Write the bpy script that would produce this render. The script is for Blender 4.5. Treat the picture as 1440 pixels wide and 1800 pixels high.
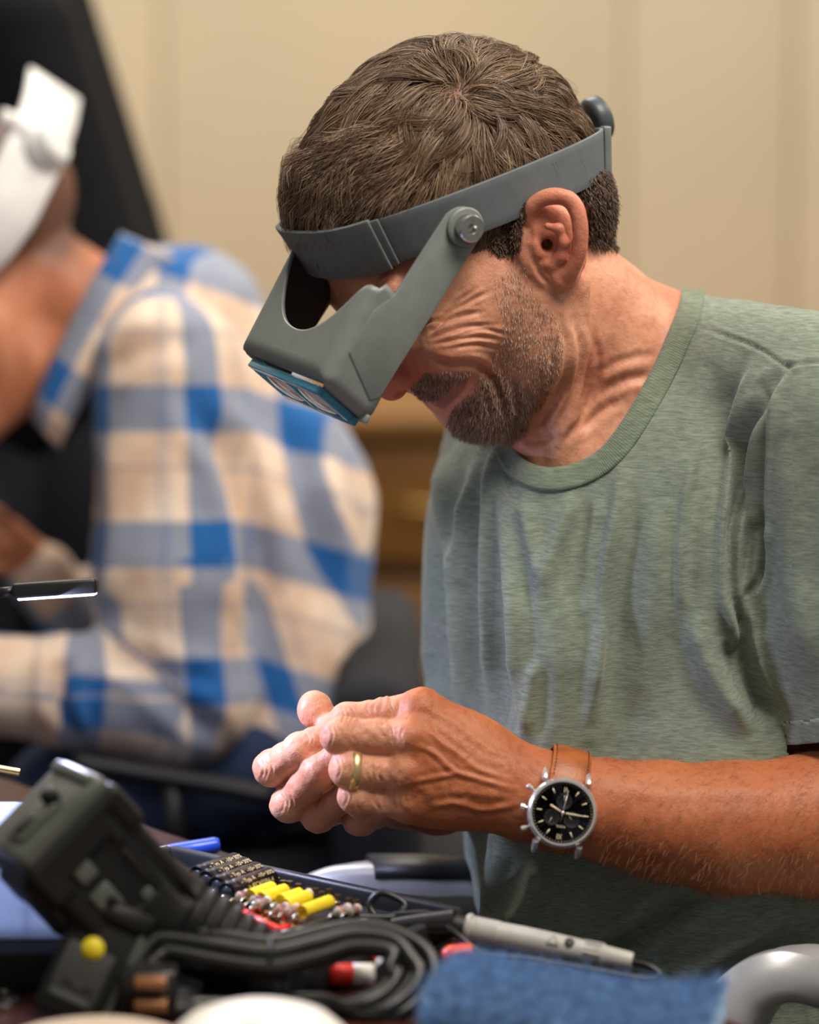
import bpy, bmesh, math, random
import numpy as np
from mathutils import Vector, Matrix

for _o in list(bpy.data.objects):
    bpy.data.objects.remove(_o, do_unlink=True)
scene = bpy.context.scene
COL = scene.collection
R = math.radians
rng = np.random.default_rng(7)
random.seed(7)

# ------------------------------------------------------------------ camera, world, lights, exposure
PITCH = R(10.0)
SC = 1 / 2700.0                      # metres per working unit (about one photo pixel at the subject)
DIST = 5940.0                        # camera to subject plane, in units
RIGHT = np.array([1.0, 0, 0])
FWD = np.array([0, math.cos(PITCH), -math.sin(PITCH)])
UPV = np.array([0, math.sin(PITCH), math.cos(PITCH)])
TABLE_Z = 0.74
CAM = np.array([0, -DIST * SC * math.cos(PITCH), TABLE_Z + 0.60])
FOC = CAM + DIST * SC * FWD


def W(p):
    """working units (x right, y down, z away) -> metres"""
    p = np.asarray(p, float)
    q = p.reshape(-1, 3)
    w = FOC + SC * ((q[:, :1] - 720) * RIGHT + (900 - q[:, 1:2]) * UPV + q[:, 2:] * FWD)
    return w.reshape(p.shape)


def U(px, py, z):
    """point seen at photo position px, py when it stands z units behind the subject plane"""
    k = 1 + z / DIST
    return np.array([720 + (px - 720) * k, 900 + (py - 900) * k, z])


def onz(px, py, height):
    """metres: the point on the horizontal plane at that height seen at px, py"""
    d = FWD * DIST + RIGHT * (px - 720) + UPV * (900 - py)
    t = (height - CAM[2]) / d[2]
    return CAM + t * d


def ony(px, py, yy):
    d = FWD * DIST + RIGHT * (px - 720) + UPV * (900 - py)
    t = (yy - CAM[1]) / d[1]
    return CAM + t * d


cam_data = bpy.data.cameras.new('camera')
cam_data.sensor_fit = 'HORIZONTAL'
cam_data.sensor_width = 24.0
cam_data.lens = DIST / 1440 * 24.0
cam_data.dof.use_dof = True
cam_data.dof.focus_distance = (DIST - 250) * SC
cam_data.dof.aperture_fstop = 2.3
cam_data.clip_start = 0.05
cam = bpy.data.objects.new('camera', cam_data)
COL.objects.link(cam)
cam.location = CAM
cam.rotation_euler = (R(90) - PITCH, 0, 0)
scene.camera = cam

world = bpy.data.worlds.new('world')
scene.world = world
world.use_nodes = True
_bg = world.node_tree.nodes['Background']
_bg.inputs[0].default_value = (1.0, 0.94, 0.87, 1)
_bg.inputs[1].default_value = 0.21


def area(name, loc, target, size, power, color, size_y=None, spread=180):
    l = bpy.data.lights.new(name, 'AREA')
    l.energy = power
    l.color = color
    l.size = size
    l.spread = R(spread)
    if size_y:
        l.shape = 'RECTANGLE'
        l.size_y = size_y
    o = bpy.data.objects.new(name, l)
    COL.objects.link(o)
    o.location = loc
    o.rotation_euler = (Vector(target) - Vector(loc)).to_track_quat('-Z', 'Y').to_euler()
    return o


# the room's ceiling lights
area('ceiling_light_near', (0.55, -0.75, 2.65), (0.15, 0.0, 1.0), 0.9, 45, (1.0, 0.90, 0.78), 0.9)
area('ceiling_light_right', (1.9, 0.9, 2.65), (0.3, 0.3, 0.9), 0.9, 34, (1.0, 0.88, 0.74), 0.9)
area('ceiling_light_back', (-0.6, 1.55, 2.68), (-0.5, 1.2, 0.9), 1.6, 46, (1.0, 0.92, 0.81), 1.0)

scene.view_settings.view_transform = 'Standard'
scene.view_settings.look = 'None'
scene.view_settings.gamma = 1.0
scene.view_settings.exposure = 0.0
scene.view_settings.use_curve_mapping = False


# ------------------------------------------------------------------ materials
def srgb(r, g, b):
    f = lambda c: (c / 255 / 12.92) if c / 255 <= 0.04045 else ((c / 255 + 0.055) / 1.055) ** 2.4
    return (f(r), f(g), f(b), 1.0)


def new_mat(name):
    m = bpy.data.materials.new(name)
    m.use_nodes = True
    nt = m.node_tree
    b = nt.nodes['Principled BSDF']
    return m, nt, b


def lnk(nt, a, b):
    nt.links.new(a, b)


def node(nt, kind, **kw):
    n = nt.nodes.new(kind)
    for k, v in kw.items():
        if k in n.inputs:
            n.inputs[k].default_value = v
        else:
            setattr(n, k, v)
    return n


def mixc(nt, fac, a, b, blend='MIX'):
    n = nt.nodes.new('ShaderNodeMix')
    n.data_type = 'RGBA'
    n.blend_type = blend
    for sock, v in ((n.inputs[0], fac), (n.inputs[6], a), (n.inputs[7], b)):
        if hasattr(v, 'is_linked'):
            nt.links.new(v, sock)
        else:
            sock.default_value = v
    return n.outputs[2]


def mth(nt, op, a, b=None, c=None, clamp=False):
    n = nt.nodes.new('ShaderNodeMath')
    n.operation = op
    n.use_clamp = clamp
    for i, v in enumerate((a, b, c)):
        if v is None:
            continue
        if hasattr(v, 'is_linked'):
            nt.links.new(v, n.inputs[i])
        else:
            n.inputs[i].default_value = v
    return n.outputs[0]


def ramp(nt, fac, stops, interp='LINEAR'):
    n = nt.nodes.new('ShaderNodeValToRGB')
    n.color_ramp.interpolation = interp
    el = n.color_ramp.elements
    while len(el) < len(stops):
        el.new(0.5)
    for e, (p, c) in zip(el, stops):
        e.position = p
        e.color = c
    nt.links.new(fac, n.inputs[0])
    return n.outputs[0]


def attr(nt, name):
    n = nt.nodes.new('ShaderNodeAttribute')
    n.attribute_name = name
    return n


def mat(name, col, rough=0.5, metal=0.0, var=0.06, vscale=60.0, bump=0.0, bscale=400.0, spec=0.5, coat=0.0, stretch=None, **kw):
    m, nt, b = new_mat(name)
    tc = node(nt, 'ShaderNodeTexCoord')
    src = tc.outputs['Object']
    if stretch:
        mp = node(nt, 'ShaderNodeMapping')
        mp.inputs['Scale'].default_value = stretch
        lnk(nt, src, mp.inputs[0])
        src = mp.outputs[0]
    nz = node(nt, 'ShaderNodeTexNoise', Scale=vscale, Detail=4.0)
    lnk(nt, src, nz.inputs['Vector'])
    dark = tuple(c * (1 - 2.2 * var) for c in col[:3]) + (1,)
    lite = tuple(min(1, c * (1 + 2.2 * var)) for c in col[:3]) + (1,)
    lnk(nt, ramp(nt, nz.outputs[0], [(0.3, dark), (0.7, lite)]), b.inputs['Base Color'])
    b.inputs['Roughness'].default_value = rough
    b.inputs['Metallic'].default_value = metal
    b.inputs['Specular IOR Level'].default_value = spec
    b.inputs['Coat Weight'].default_value = coat
    for k, v in kw.items():
        b.inputs[k.replace('_', ' ')].default_value = v
    if bump > 0:
        n2 = node(nt, 'ShaderNodeTexNoise', Scale=bscale, Detail=3.0)
        lnk(nt, src, n2.inputs['Vector'])
        bp = node(nt, 'ShaderNodeBump', Strength=bump, Distance=0.001)
        lnk(nt, n2.outputs[0], bp.inputs['Height'])
        lnk(nt, bp.outputs[0], b.inputs['Normal'])
    return m


# ------------------------------------------------------------------ mesh helpers
def unit(v):
    v = np.asarray(v, float)
    return v / (np.linalg.norm(v) + 1e-12)


def link_mesh(name, V, F, m=None, parent=None, loc=None, smooth=True, attrs=None, mats=None, fmat=None):
    """V in metres (world). The object's origin goes to loc, or follows the parent's."""
    V = np.asarray(V, float)
    if parent is not None:
        base = np.array(parent['_o'])
    else:
        base = np.array(loc if loc is not None else [V[:, 0].mean(), V[:, 1].mean(), V[:, 2].min()])
    me = bpy.data.meshes.new(name)
    if isinstance(F, np.ndarray):
        tot = np.full(len(F), F.shape[1], np.int32)
        li = F.astype(np.int32).ravel()
    else:
        tot = np.array([len(f) for f in F], np.int32)
        li = np.array([i for f in F for i in f], np.int32)
    me.vertices.add(len(V))
    me.vertices.foreach_set('co', (V - base).astype(np.float32).ravel())
    if len(tot):
        me.loops.add(len(li))
        me.loops.foreach_set('vertex_index', li)
        me.polygons.add(len(tot))
        me.polygons.foreach_set('loop_start', np.concatenate([[0], np.cumsum(tot)[:-1]]).astype(np.int32))
    me.update(calc_edges=True)
    me.validate()
    if smooth:
        me.polygons.foreach_set('use_smooth', np.ones(len(me.polygons), bool))
    if mats:
        for q in mats:
            me.materials.append(q)
        if fmat is not None:
            me.polygons.foreach_set('material_index', np.asarray(fmat, np.int32))
    elif m is not None:
        me.materials.append(m)
    if attrs:
        for k, a in attrs.items():
            a = np.asarray(a, np.float32)
            if a.ndim == 1:
                at = me.attributes.new(k, 'FLOAT', 'POINT')
                at.data.foreach_set('value', a)
            else:
                at = me.attributes.new(k, 'FLOAT_VECTOR', 'POINT')
                at.data.foreach_set('vector', a.ravel())
    o = bpy.data.objects.new(name, me)
    COL.objects.link(o)
    o['_o'] = [float(x) for x in base]
    if parent is not None:
        o.parent = parent
    else:
        o.location = base
    return o


def thing(name, label, cat, loc, group=None):
    o = bpy.data.objects.new(name, None)
    COL.objects.link(o)
    o.empty_display_size = 0.02
    o.location = loc
    o['_o'] = [float(x) for x in loc]
    return tag(o, label, cat, group)


def tag(o, label, cat=None, group=None):
    o['label'] = label
    if cat:
        o['category'] = cat
    if group:
        o['group'] = group
    return o


def autosmooth(o, ang=35):
    me = o.data
    me.set_sharp_from_angle(angle=R(ang))
    return o


def join(*parts):
    Vs, Fs, n = [], [], 0
    for V, F in parts:
        Vs.append(np.asarray(V, float))
        Fs += [[i + n for i in f] for f in F]
        n += len(V)
    return np.vstack(Vs), Fs


def g_box(c, s, ax=None, bev=0.0, seg=2):
    """box centred at c with full sizes s along the axes ax (3 unit rows)"""
    bm = bmesh.new()
    bmesh.ops.create_cube(bm, size=1.0)
    for v in bm.verts:
        v.co = Vector((v.co.x * s[0], v.co.y * s[1], v.co.z * s[2]))
    if bev > 0:
        bmesh.ops.bevel(bm, geom=list(bm.edges), offset=bev, segments=seg, profile=0.5, affect='EDGES')
    V = np.array([v.co[:] for v in bm.verts])
    bm.verts.index_update()
    F = [[v.index for v in f.verts] for f in bm.faces]
    bm.free()
    if ax is not None:
        V = V @ np.asarray(ax, float)
    return V + np.asarray(c, float), F


def g_prism(poly, h, fr, bev=0.0, seg=2):
    """2-D outline extruded by h along the frame's third axis. fr = (origin, ax, ay, az)"""
    bm = bmesh.new()
    vs = [bm.verts.new((p[0], p[1], 0)) for p in poly]
    f = bm.faces.new(vs)
    r = bmesh.ops.extrude_face_region(bm, geom=[f])
    for g in r['geom']:
        if isinstance(g, bmesh.types.BMVert):
            g.co.z += h
    bmesh.ops.recalc_face_normals(bm, faces=list(bm.faces))
    if bev > 0:
        es = [e for e in bm.edges if len(e.link_faces) == 2 and e.calc_face_angle(0) > 0.6]
        bmesh.ops.bevel(bm, geom=es, offset=bev, segments=seg, profile=0.5, affect='EDGES', clamp_overlap=True)
    V = np.array([v.co[:] for v in bm.verts])
    bm.verts.index_update()
    F = [[v.index for v in q.verts] for q in bm.faces]
    bm.free()
    o, ax, ay, az = [np.asarray(q, float) for q in fr]
    return o + V[:, :1] * ax + V[:, 1:2] * ay + V[:, 2:] * az, F


def catmull(pts, n=8, closed=False):
    P = np.asarray(pts, float)
    if closed:
        P = np.vstack([P[-1:], P, P[:2]])
    else:
        P = np.vstack([2 * P[:1] - P[1:2], P, 2 * P[-1:] - P[-2:-1]])
    out = []
    for i in range(1, len(P) - 2):
        t = np.linspace(0, 1, n, endpoint=False)[:, None]
        a, b, c, d = P[i - 1], P[i], P[i + 1], P[i + 2]
        out.append(0.5 * (2 * b + (c - a) * t + (2 * a - 5 * b + 4 * c - d) * t ** 2 + (3 * b - a - 3 * c + d) * t ** 3))
    if not closed:
        out.append(P[-2:-1])
    return np.vstack(out)


def g_tube(path, rad, sides=10, closed=False, flat=None, cap=True):
    """tube along a polyline; rad scalar or per point; flat=(normal, ratio) squashes it along normal"""
    P = np.asarray(path, float)
    n = len(P)
    rad = np.broadcast_to(np.asarray(rad, float), (n,))
    if closed:
        T = np.roll(P, -1, 0) - np.roll(P, 1, 0)
    else:
        T = np.gradient(P, axis=0)
    T /= np.linalg.norm(T, axis=1)[:, None] + 1e-12
    nrm = np.zeros((n, 3))
    a = np.array([0, 0, 1.0]) if abs(T[0][2]) < 0.9 else np.array([1.0, 0, 0])
    nrm[0] = unit(np.cross(T[0], a))
    for i in range(1, n):
        v = nrm[i - 1] - T[i] * np.dot(nrm[i - 1], T[i])
        nrm[i] = unit(v)
    if flat is not None:
        q = np.asarray(flat[0], float)
        for i in range(n):
            nrm[i] = unit(q - T[i] * np.dot(q, T[i]))
    bn = np.cross(T, nrm)
    th = np.linspace(0, 2 * np.pi, sides, endpoint=False)
    fl = flat[1] if flat is not None else 1.0
    V = (P[:, None] + rad[:, None, None] * (np.cos(th)[None, :, None] * nrm[:, None] * fl + np.sin(th)[None, :, None] * bn[:, None])).reshape(-1, 3)
    F = []
    m = n if closed else n - 1
    for i in range(m):
        j = (i + 1) % n
        for k in range(sides):
            l = (k + 1) % sides
            F.append([i * sides + k, i * sides + l, j * sides + l, j * sides + k])
    if cap and not closed:
        F.append(list(range(sides))[::-1])
        F.append([(n - 1) * sides + k for k in range(sides)])
    return V, F


def g_lathe(prof, fr, seg=24):
    """profile [(r, h)] about the frame's third axis"""
    o, ax, ay, az = [np.asarray(q, float) for q in fr]
    th = np.linspace(0, 2 * np.pi, seg, endpoint=False)
    V, F = [], []
    for r, h in prof:
        r = max(r, 1e-6)
        V.append(o + r * (np.cos(th)[:, None] * ax + np.sin(th)[:, None] * ay) + h * az)
    V = np.vstack(V)
    for i in range(len(prof) - 1):
        for k in range(seg):
            l = (k + 1) % seg
            F.append([i * seg + k, i * seg + l, (i + 1) * seg + l, (i + 1) * seg + k])
    if prof[0][0] > 1e-5:
        F.append(list(range(seg))[::-1])
    if prof[-1][0] > 1e-5:
        F.append([(len(prof) - 1) * seg + k for k in range(seg)])
    return V, F


def frame_z(o, az, hint=(0, 0, 1)):
    az = unit(az)
    h = np.asarray(hint, float)
    if abs(np.dot(h, az)) > 0.95:
        h = np.array([1.0, 0, 0])
    ax = unit(np.cross(h, az))
    return (np.asarray(o, float), ax, np.cross(az, ax), az)


def g_grid(fn, nu, nv, closed_u=False):
    """fn(u, v) arrays in 0..1 -> points"""
    u = np.linspace(0, 1, nu, endpoint=not closed_u)
    v = np.linspace(0, 1, nv)
    uu, vv = np.meshgrid(u, v, indexing='ij')
    V = fn(uu.ravel(), vv.ravel())
    F = []
    for i in range(nu if closed_u else nu - 1):
        j = (i + 1) % nu
        for k in range(nv - 1):
            F.append([i * nv + k, j * nv + k, j * nv + k + 1, i * nv + k + 1])
    return V, F


def solidify(o, t, offset=-1.0):
    md = o.modifiers.new('thickness', 'SOLIDIFY')
    md.thickness = t
    md.offset = offset
    return o


def text_obj(name, body, size, fr, m, parent, align='CENTER', shear=0.0, sx=1.0):
    """flat lettering as a mesh lying in the frame's xy plane"""
    cu = bpy.data.curves.new(name, 'FONT')
    cu.body = body
    cu.size = size
    cu.align_x = align
    cu.align_y = 'CENTER'
    cu.shear = shear
    tmp = bpy.data.objects.new(name, cu)
    COL.objects.link(tmp)
    dg = bpy.context.evaluated_depsgraph_get()
    me = bpy.data.meshes.new_from_object(tmp.evaluated_get(dg))
    bpy.data.objects.remove(tmp, do_unlink=True)
    V = np.array([v.co[:] for v in me.vertices]).reshape(-1, 3)
    F = [list(p.vertices) for p in me.polygons]
    bpy.data.meshes.remove(me)
    o, ax, ay, az = [np.asarray(q, float) for q in fr]
    return link_mesh(name, o + V[:, :1] * ax * sx + V[:, 1:2] * ay + V[:, 2:] * az, F, m, parent, smooth=False)


# ------------------------------------------------------------------ implicit surfaces for bodies and cloth
class Field:
    def __init__(self):
        self.p = []

    def ell(self, c, r, ax=None, k=20.0, op=1):
        c = np.asarray(c, np.float32)
        r = np.asarray(r, np.float32)
        A = np.eye(3, dtype=np.float32) if ax is None else np.asarray(ax, np.float32)      # rows = axes
        e = np.sqrt(((A * r[:, None]) ** 2).sum(0))
        AR = np.ascontiguousarray((A / r[:, None]).T)
        ri = 1 / r
        def fn(q):
            l = (q - c) @ AR
            k0 = np.sqrt(np.einsum('ij,ij->i', l, l))
            l *= ri
            k1 = np.sqrt(np.einsum('ij,ij->i', l, l)) + 1e-7
            return k0 * (k0 - 1) / k1
        self.p.append((fn, c - e, c + e, k, op))
        return self

    def cone(self, a, b, ra, rb, k=12.0, op=1):
        a = np.asarray(a, np.float32)
        b = np.asarray(b, np.float32)
        ba = b - a
        L = np.float32(np.dot(ba, ba) + 1e-6)
        ra, rb = np.float32(ra), np.float32(rb)
        def fn(q):
            pa = q - a
            t = np.clip(pa @ ba / L, 0, 1)
            pa -= t[:, None] * ba
            return np.sqrt(np.einsum('ij,ij->i', pa, pa)) - (ra + (rb - ra) * t)
        m = max(ra, rb)
        self.p.append((fn, np.minimum(a, b) - m, np.maximum(a, b) + m, k, op))
        return self

    def chain(self, pts, rs, k=10.0, op=1):
        for i in range(len(pts) - 1):
            self.cone(pts[i], pts[i + 1], rs[i], rs[i + 1], k, op)
        return self

    def box(self, c, h, ax=None, r=6.0, k=10.0, op=1):
        c = np.asarray(c, float)
        h = np.asarray(h, float)
        A = np.eye(3) if ax is None else np.asarray(ax, float)
        e = np.abs(A * (h + r)[:, None]).sum(0)
        def fn(q):
            l = np.abs((q - c) @ A.T) - h
            return np.linalg.norm(np.maximum(l, 0), axis=-1) + np.minimum(l.max(-1), 0) - r
        self.p.append((fn, c - e, c + e, k, op))
        return self

    def ev(self, q, margin=12.0, cell=110.0):
        """q (n,3): signed distance; points are gathered in cells so that each cell meets only the shapes near it"""
        q = np.asarray(q, np.float32)
        ci = np.floor(q / cell).astype(np.int64) + 500
        key = (ci[:, 0] * 1000 + ci[:, 1]) * 1000 + ci[:, 2]
        order = np.argsort(key, kind='stable')
        ks = key[order]
        cut = np.flatnonzero(np.diff(ks)) + 1
        d = np.empty(len(q), np.float32)
        LO = np.array([p[1] - p[3] - margin for p in self.p])
        HI = np.array([p[2] + p[3] + margin for p in self.p])
        for ix in np.split(order, cut):
            Q = q[ix]
            lo, hi = Q.min(0), Q.max(0)
            r = np.full(len(Q), 200.0, np.float32)
            for n in np.flatnonzero(np.all((LO < hi) & (HI > lo), axis=1)):
                fn, _, _, k, op = self.p[n]
                b = fn(Q)
                if op > 0:
                    h = np.maximum(k - np.abs(r - b), 0) / max(k, 1e-6)
                    r = np.minimum(r, b) - h * h * (k * 0.25)
                else:
                    h = np.maximum(k - np.abs(r + b), 0) / max(k, 1e-6)
                    r = np.maximum(r, -b) + h * h * (k * 0.25)
            d[ix] = r
        return d

    def bounds(self, pad):
        ps = [p for p in self.p if p[4] > 0]
        return np.min([p[1] for p in ps], 0) - pad, np.max([p[2] for p in ps], 0) + pad

    def grad(self, q, e=1.0):
        d0 = self.ev(q)
        g = np.zeros_like(q)
        for i in range(3):
            s = np.zeros(3)
            s[i] = e
            g[:, i] = (self.ev(q + s) - d0) / e
        return d0, g


def surface(field, h, lo=None, hi=None, B=8):
    """naive surface nets on a block-sparse grid -> vertices (units), quads"""
    a, b = field.bounds(3 * h)
    if lo is not None:
        a = np.maximum(a, lo)
    if hi is not None:
        b = np.minimum(b, hi)
    nb = np.ceil((b - a) / (h * B)).astype(int)
    N = nb * B
    bi = np.stack(np.meshgrid(*[np.arange(n) for n in nb], indexing='ij'), -1).reshape(-1, 3)
    cen = a + (bi * B + (B - 1) / 2) * h
    dc = field.ev(cen, margin=h * B * 1.5, cell=200.0)
    act = np.abs(dc) < h * B * 1.35
    D = np.broadcast_to(np.where(dc < 0, -99.0, 99.0).astype(np.float32).reshape(nb[0], nb[1], nb[2], 1, 1, 1), (nb[0], nb[1], nb[2], B, B, B)).copy()
    off = np.stack(np.meshgrid(*[np.arange(B)] * 3, indexing='ij'), -1).reshape(-1, 3)
    ai = bi[act]
    CH = 4000
    for s in range(0, len(ai), CH):
        c = ai[s:s + CH]
        q = (a + (c[:, None] * B + off[None]) * h).reshape(-1, 3)
        D[c[:, 0], c[:, 1], c[:, 2]] = field.ev(q, margin=2.5 * h).reshape(-1, B, B, B)
    D = D.transpose(0, 3, 1, 4, 2, 5).reshape(N)
    S = D < 0
    cnt = np.zeros(tuple(N - 1), np.int8)
    for dx in (0, 1):
        for dy in (0, 1):
            for dz in (0, 1):
                cnt += S[dx:N[0] - 1 + dx, dy:N[1] - 1 + dy, dz:N[2] - 1 + dz]
    cells = np.argwhere((cnt > 0) & (cnt < 8))
    idx = np.full(tuple(N - 1), -1, np.int32)
    idx[cells[:, 0], cells[:, 1], cells[:, 2]] = np.arange(len(cells))
    co = np.array([[x, y, z] for x in (0, 1) for y in (0, 1) for z in (0, 1)])
    cv = np.stack([D[cells[:, 0] + c[0], cells[:, 1] + c[1], cells[:, 2] + c[2]] for c in co], 1)
    P = np.zeros((len(cells), 3))
    n = np.zeros(len(cells))
    for i in range(8):
        for j in range(i + 1, 8):
            if np.abs(co[i] - co[j]).sum() != 1:
                continue
            m = (cv[:, i] < 0) != (cv[:, j] < 0)
            t = np.where(m, cv[:, i] / np.where(m, cv[:, i] - cv[:, j], 1), 0)
            P += np.where(m[:, None], co[i] + t[:, None] * (co[j] - co[i]), 0)
            n += m
    V = a + (cells + P / n[:, None]) * h
    quads = []
    for ax in range(3):
        sl0 = [slice(None)] * 3
        sl1 = [slice(None)] * 3
        sl0[ax] = slice(0, -1)
        sl1[ax] = slice(1, None)
        ch = np.argwhere(S[tuple(sl0)] != S[tuple(sl1)])
        u, v = [(1, 2), (2, 0), (0, 1)][ax]
        ok = (ch[:, u] > 0) & (ch[:, v] > 0) & (ch[:, u] < N[u] - 1) & (ch[:, v] < N[v] - 1)
        ch = ch[ok]
        ins = S[ch[:, 0], ch[:, 1], ch[:, 2]]
        eu = np.eye(3, dtype=int)[u]
        ev_ = np.eye(3, dtype=int)[v]
        g = lambda c: idx[c[:, 0], c[:, 1], c[:, 2]]
        q = np.stack([g(ch - eu - ev_), g(ch - ev_), g(ch), g(ch - eu)], 1)
        q[~ins] = q[~ins][:, ::-1]
        quads.append(q)
    Q = np.vstack(quads)
    Q = Q[(Q >= 0).all(1)]
    return V, Q


def refine(V, Q, sel):
    """split the selected quads in four; unselected neighbours keep the shared midpoints"""
    Q = np.asarray(Q)
    E = np.stack([Q, np.roll(Q, -1, 1)], -1)
    key = np.sort(E, -1)
    k = key[..., 0].astype(np.int64) * len(V) + key[..., 1]
    uq, first, inv = np.unique(k[sel].ravel(), return_index=True, return_inverse=True)
    ea = (uq // len(V)).astype(int)
    eb = (uq % len(V)).astype(int)
    mid = (V[ea] + V[eb]) / 2
    n0 = len(V)
    mi = inv.reshape(-1, 4) + n0
    qs = Q[sel]
    cen = V[qs].mean(1)
    ci = np.arange(len(qs)) + n0 + len(mid)
    V2 = np.vstack([V, mid, cen])
    new = np.vstack([np.stack([qs[:, i], mi[:, i], ci, mi[:, i - 1]], 1) for i in range(4)])
    rest = Q[~sel]
    kr = k[~sel]
    pos = np.clip(np.searchsorted(uq, kr), 0, len(uq) - 1)
    has = uq[pos] == kr
    plain = rest[~has.any(1)]
    F = new.tolist() + plain.tolist()
    w = np.where(has.any(1))[0]
    for i in w:
        f = []
        for j in range(4):
            f.append(int(rest[i, j]))
            if has[i, j]:
                f.append(int(pos[i, j] + n0))
        F.append(f)
    return V2, F


def poly_dist(P, path):
    """distance of 2-D points to a polyline, and the position 0..1 along it"""
    path = np.asarray(path, float)
    best = np.full(len(P), 1e9)
    tt = np.zeros(len(P))
    n = len(path) - 1
    for i in range(n):
        a, b = path[i], path[i + 1]
        ab = b - a
        t = np.clip(((P - a) @ ab) / (ab @ ab + 1e-9), 0, 1)
        d = np.linalg.norm(P - a - t[:, None] * ab, axis=1)
        m = d < best
        best[m] = d[m]
        tt[m] = (i + t[m]) / n
    return best, tt


def quads_of(F):
    if isinstance(F, np.ndarray):
        return F
    return np.array([f[:4] if len(f) >= 4 else f[:3] + f[2:3] for f in F])


def vnormals(V, F):
    F = quads_of(F)
    n = np.cross(V[F[:, 2]] - V[F[:, 0]], V[F[:, 3]] - V[F[:, 1]])
    ix = F.T.ravel()
    out = np.stack([np.bincount(ix, np.tile(n[:, k], 4), len(V)) for k in range(3)], 1)
    return out / (np.linalg.norm(out, axis=1)[:, None] + 1e-12)


def sstep(a, b, x):
    t = np.clip((x - a) / (b - a), 0, 1)
    return t * t * (3 - 2 * t)


def vnoise(P, scale, seed=0):
    """smooth value noise in -1..1"""
    q = P / scale + seed * 17.31
    i = np.floor(q).astype(np.int64)
    f = q - i
    f = f * f * (3 - 2 * f)
    out = 0
    for dx in (0, 1):
        for dy in (0, 1):
            for dz in (0, 1):
                hsh = (i[:, 0] + dx) * 73856093 ^ (i[:, 1] + dy) * 19349663 ^ (i[:, 2] + dz) * 83492791
                v = ((hsh * 2654435761 + seed) & 0xFFFF) / 32767.5 - 1
                out = out + v * np.where(dx, f[:, 0], 1 - f[:, 0]) * np.where(dy, f[:, 1], 1 - f[:, 1]) * np.where(dz, f[:, 2], 1 - f[:, 2])
    return out

# ------------------------------------------------------------------ the room
def structure(o, label=None):
    o['kind'] = 'structure'
    if label:
        o['label'] = label
    return o


WALL_Y = 2.35
M_wall = mat('wall_paint', srgb(214, 200, 172), 0.85, var=0.02, vscale=3, bump=0.15, bscale=300)
M_seam = mat('wall_seam', srgb(176, 160, 130), 0.85, var=0.03)
M_floor = mat('carpet', srgb(88, 76, 66), 0.95, var=0.2, vscale=180, bump=0.5, bscale=600)
M_ceil = mat('ceiling_white', srgb(235, 230, 220), 0.9, var=0.02)

structure(link_mesh('floor', *g_box((0, 0.6, -0.05), (7, 7, 0.1)), M_floor, smooth=False))
# wall_back: a plain plaster wall with raised vertical panels
wb = structure(link_mesh('wall_back', *g_box((0, WALL_Y + 0.1, 1.4), (7, 0.16, 2.8)), M_wall, smooth=False))
_seams = [-3.3, -2.2, ony(60, 300, WALL_Y)[0], ony(287, 300, WALL_Y)[0], ony(1098, 300, WALL_Y)[0], ony(1392, 300, WALL_Y)[0], ony(1440 + 400, 300, WALL_Y)[0], 2.4, 3.3]
for i in range(len(_seams) - 1):
    a, b = _seams[i] + 0.0008, _seams[i + 1] - 0.0008
    dep = 0.024 if i % 2 else 0.030
    link_mesh('panel', *g_box(((a + b) / 2, WALL_Y + 0.02 - dep / 2, 1.4), (b - a, dep, 2.75), bev=0.006), M_wall, wb, smooth=False)
structure(link_mesh('baseboard_back', *g_box((0, WALL_Y - 0.03, 0.05), (7, 0.02, 0.1), bev=0.004), mat('baseboard_paint', srgb(120, 95, 70), 0.5), smooth=False))

# ------------------------------------------------------------------ the man in the green shirt
def headframe(p, y, r):
    f0 = np.array([-math.cos(p), math.sin(p), 0])
    h0 = np.array([-math.sin(p), -math.cos(p), 0])
    w0 = np.array([0, 0, -1.0])
    f = math.cos(y) * f0 + math.sin(y) * w0
    w = math.cos(y) * w0 - math.sin(y) * f0
    h = math.cos(r) * h0 + math.sin(r) * w
    w = math.cos(r) * w - math.sin(r) * h0
    return f, w, h


HF, HW, HH = headframe(R(33), R(18), R(13))
HAX = np.array([HF, HW, HH])
HO = np.array([888.0, 440.0, -80.0])
HS = 2.8


def HP(px, py, wmm=0.0):
    """photo position px, py on the plane wmm millimetres to the man's left of the head's midline"""
    z = HO[2]
    for _ in range(4):
        q = U(px, py, z)
        z = HO[2] + (wmm * HS - HW[0] * (q[0] - HO[0]) - HW[1] * (q[1] - HO[1])) / HW[2]
    return U(px, py, z)


def mirror(p):
    d = np.dot(np.asarray(p) - HO, HW)
    return np.asarray(p) - 2 * d * HW


def both(fn, pts, *a, **k):
    fn(*pts, *a, **k)
    fn(*[mirror(p) for p in pts], *a, **k)


BF = unit([-0.70, 0.0, -0.71])       # the way his chest faces
BW = unit([0.71, 0.0, -0.70])        # to his left
CR_C = HP(793, 328)
CR_R = np.array([250.0, 202.0, 236.0])

body = Field()
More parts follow.
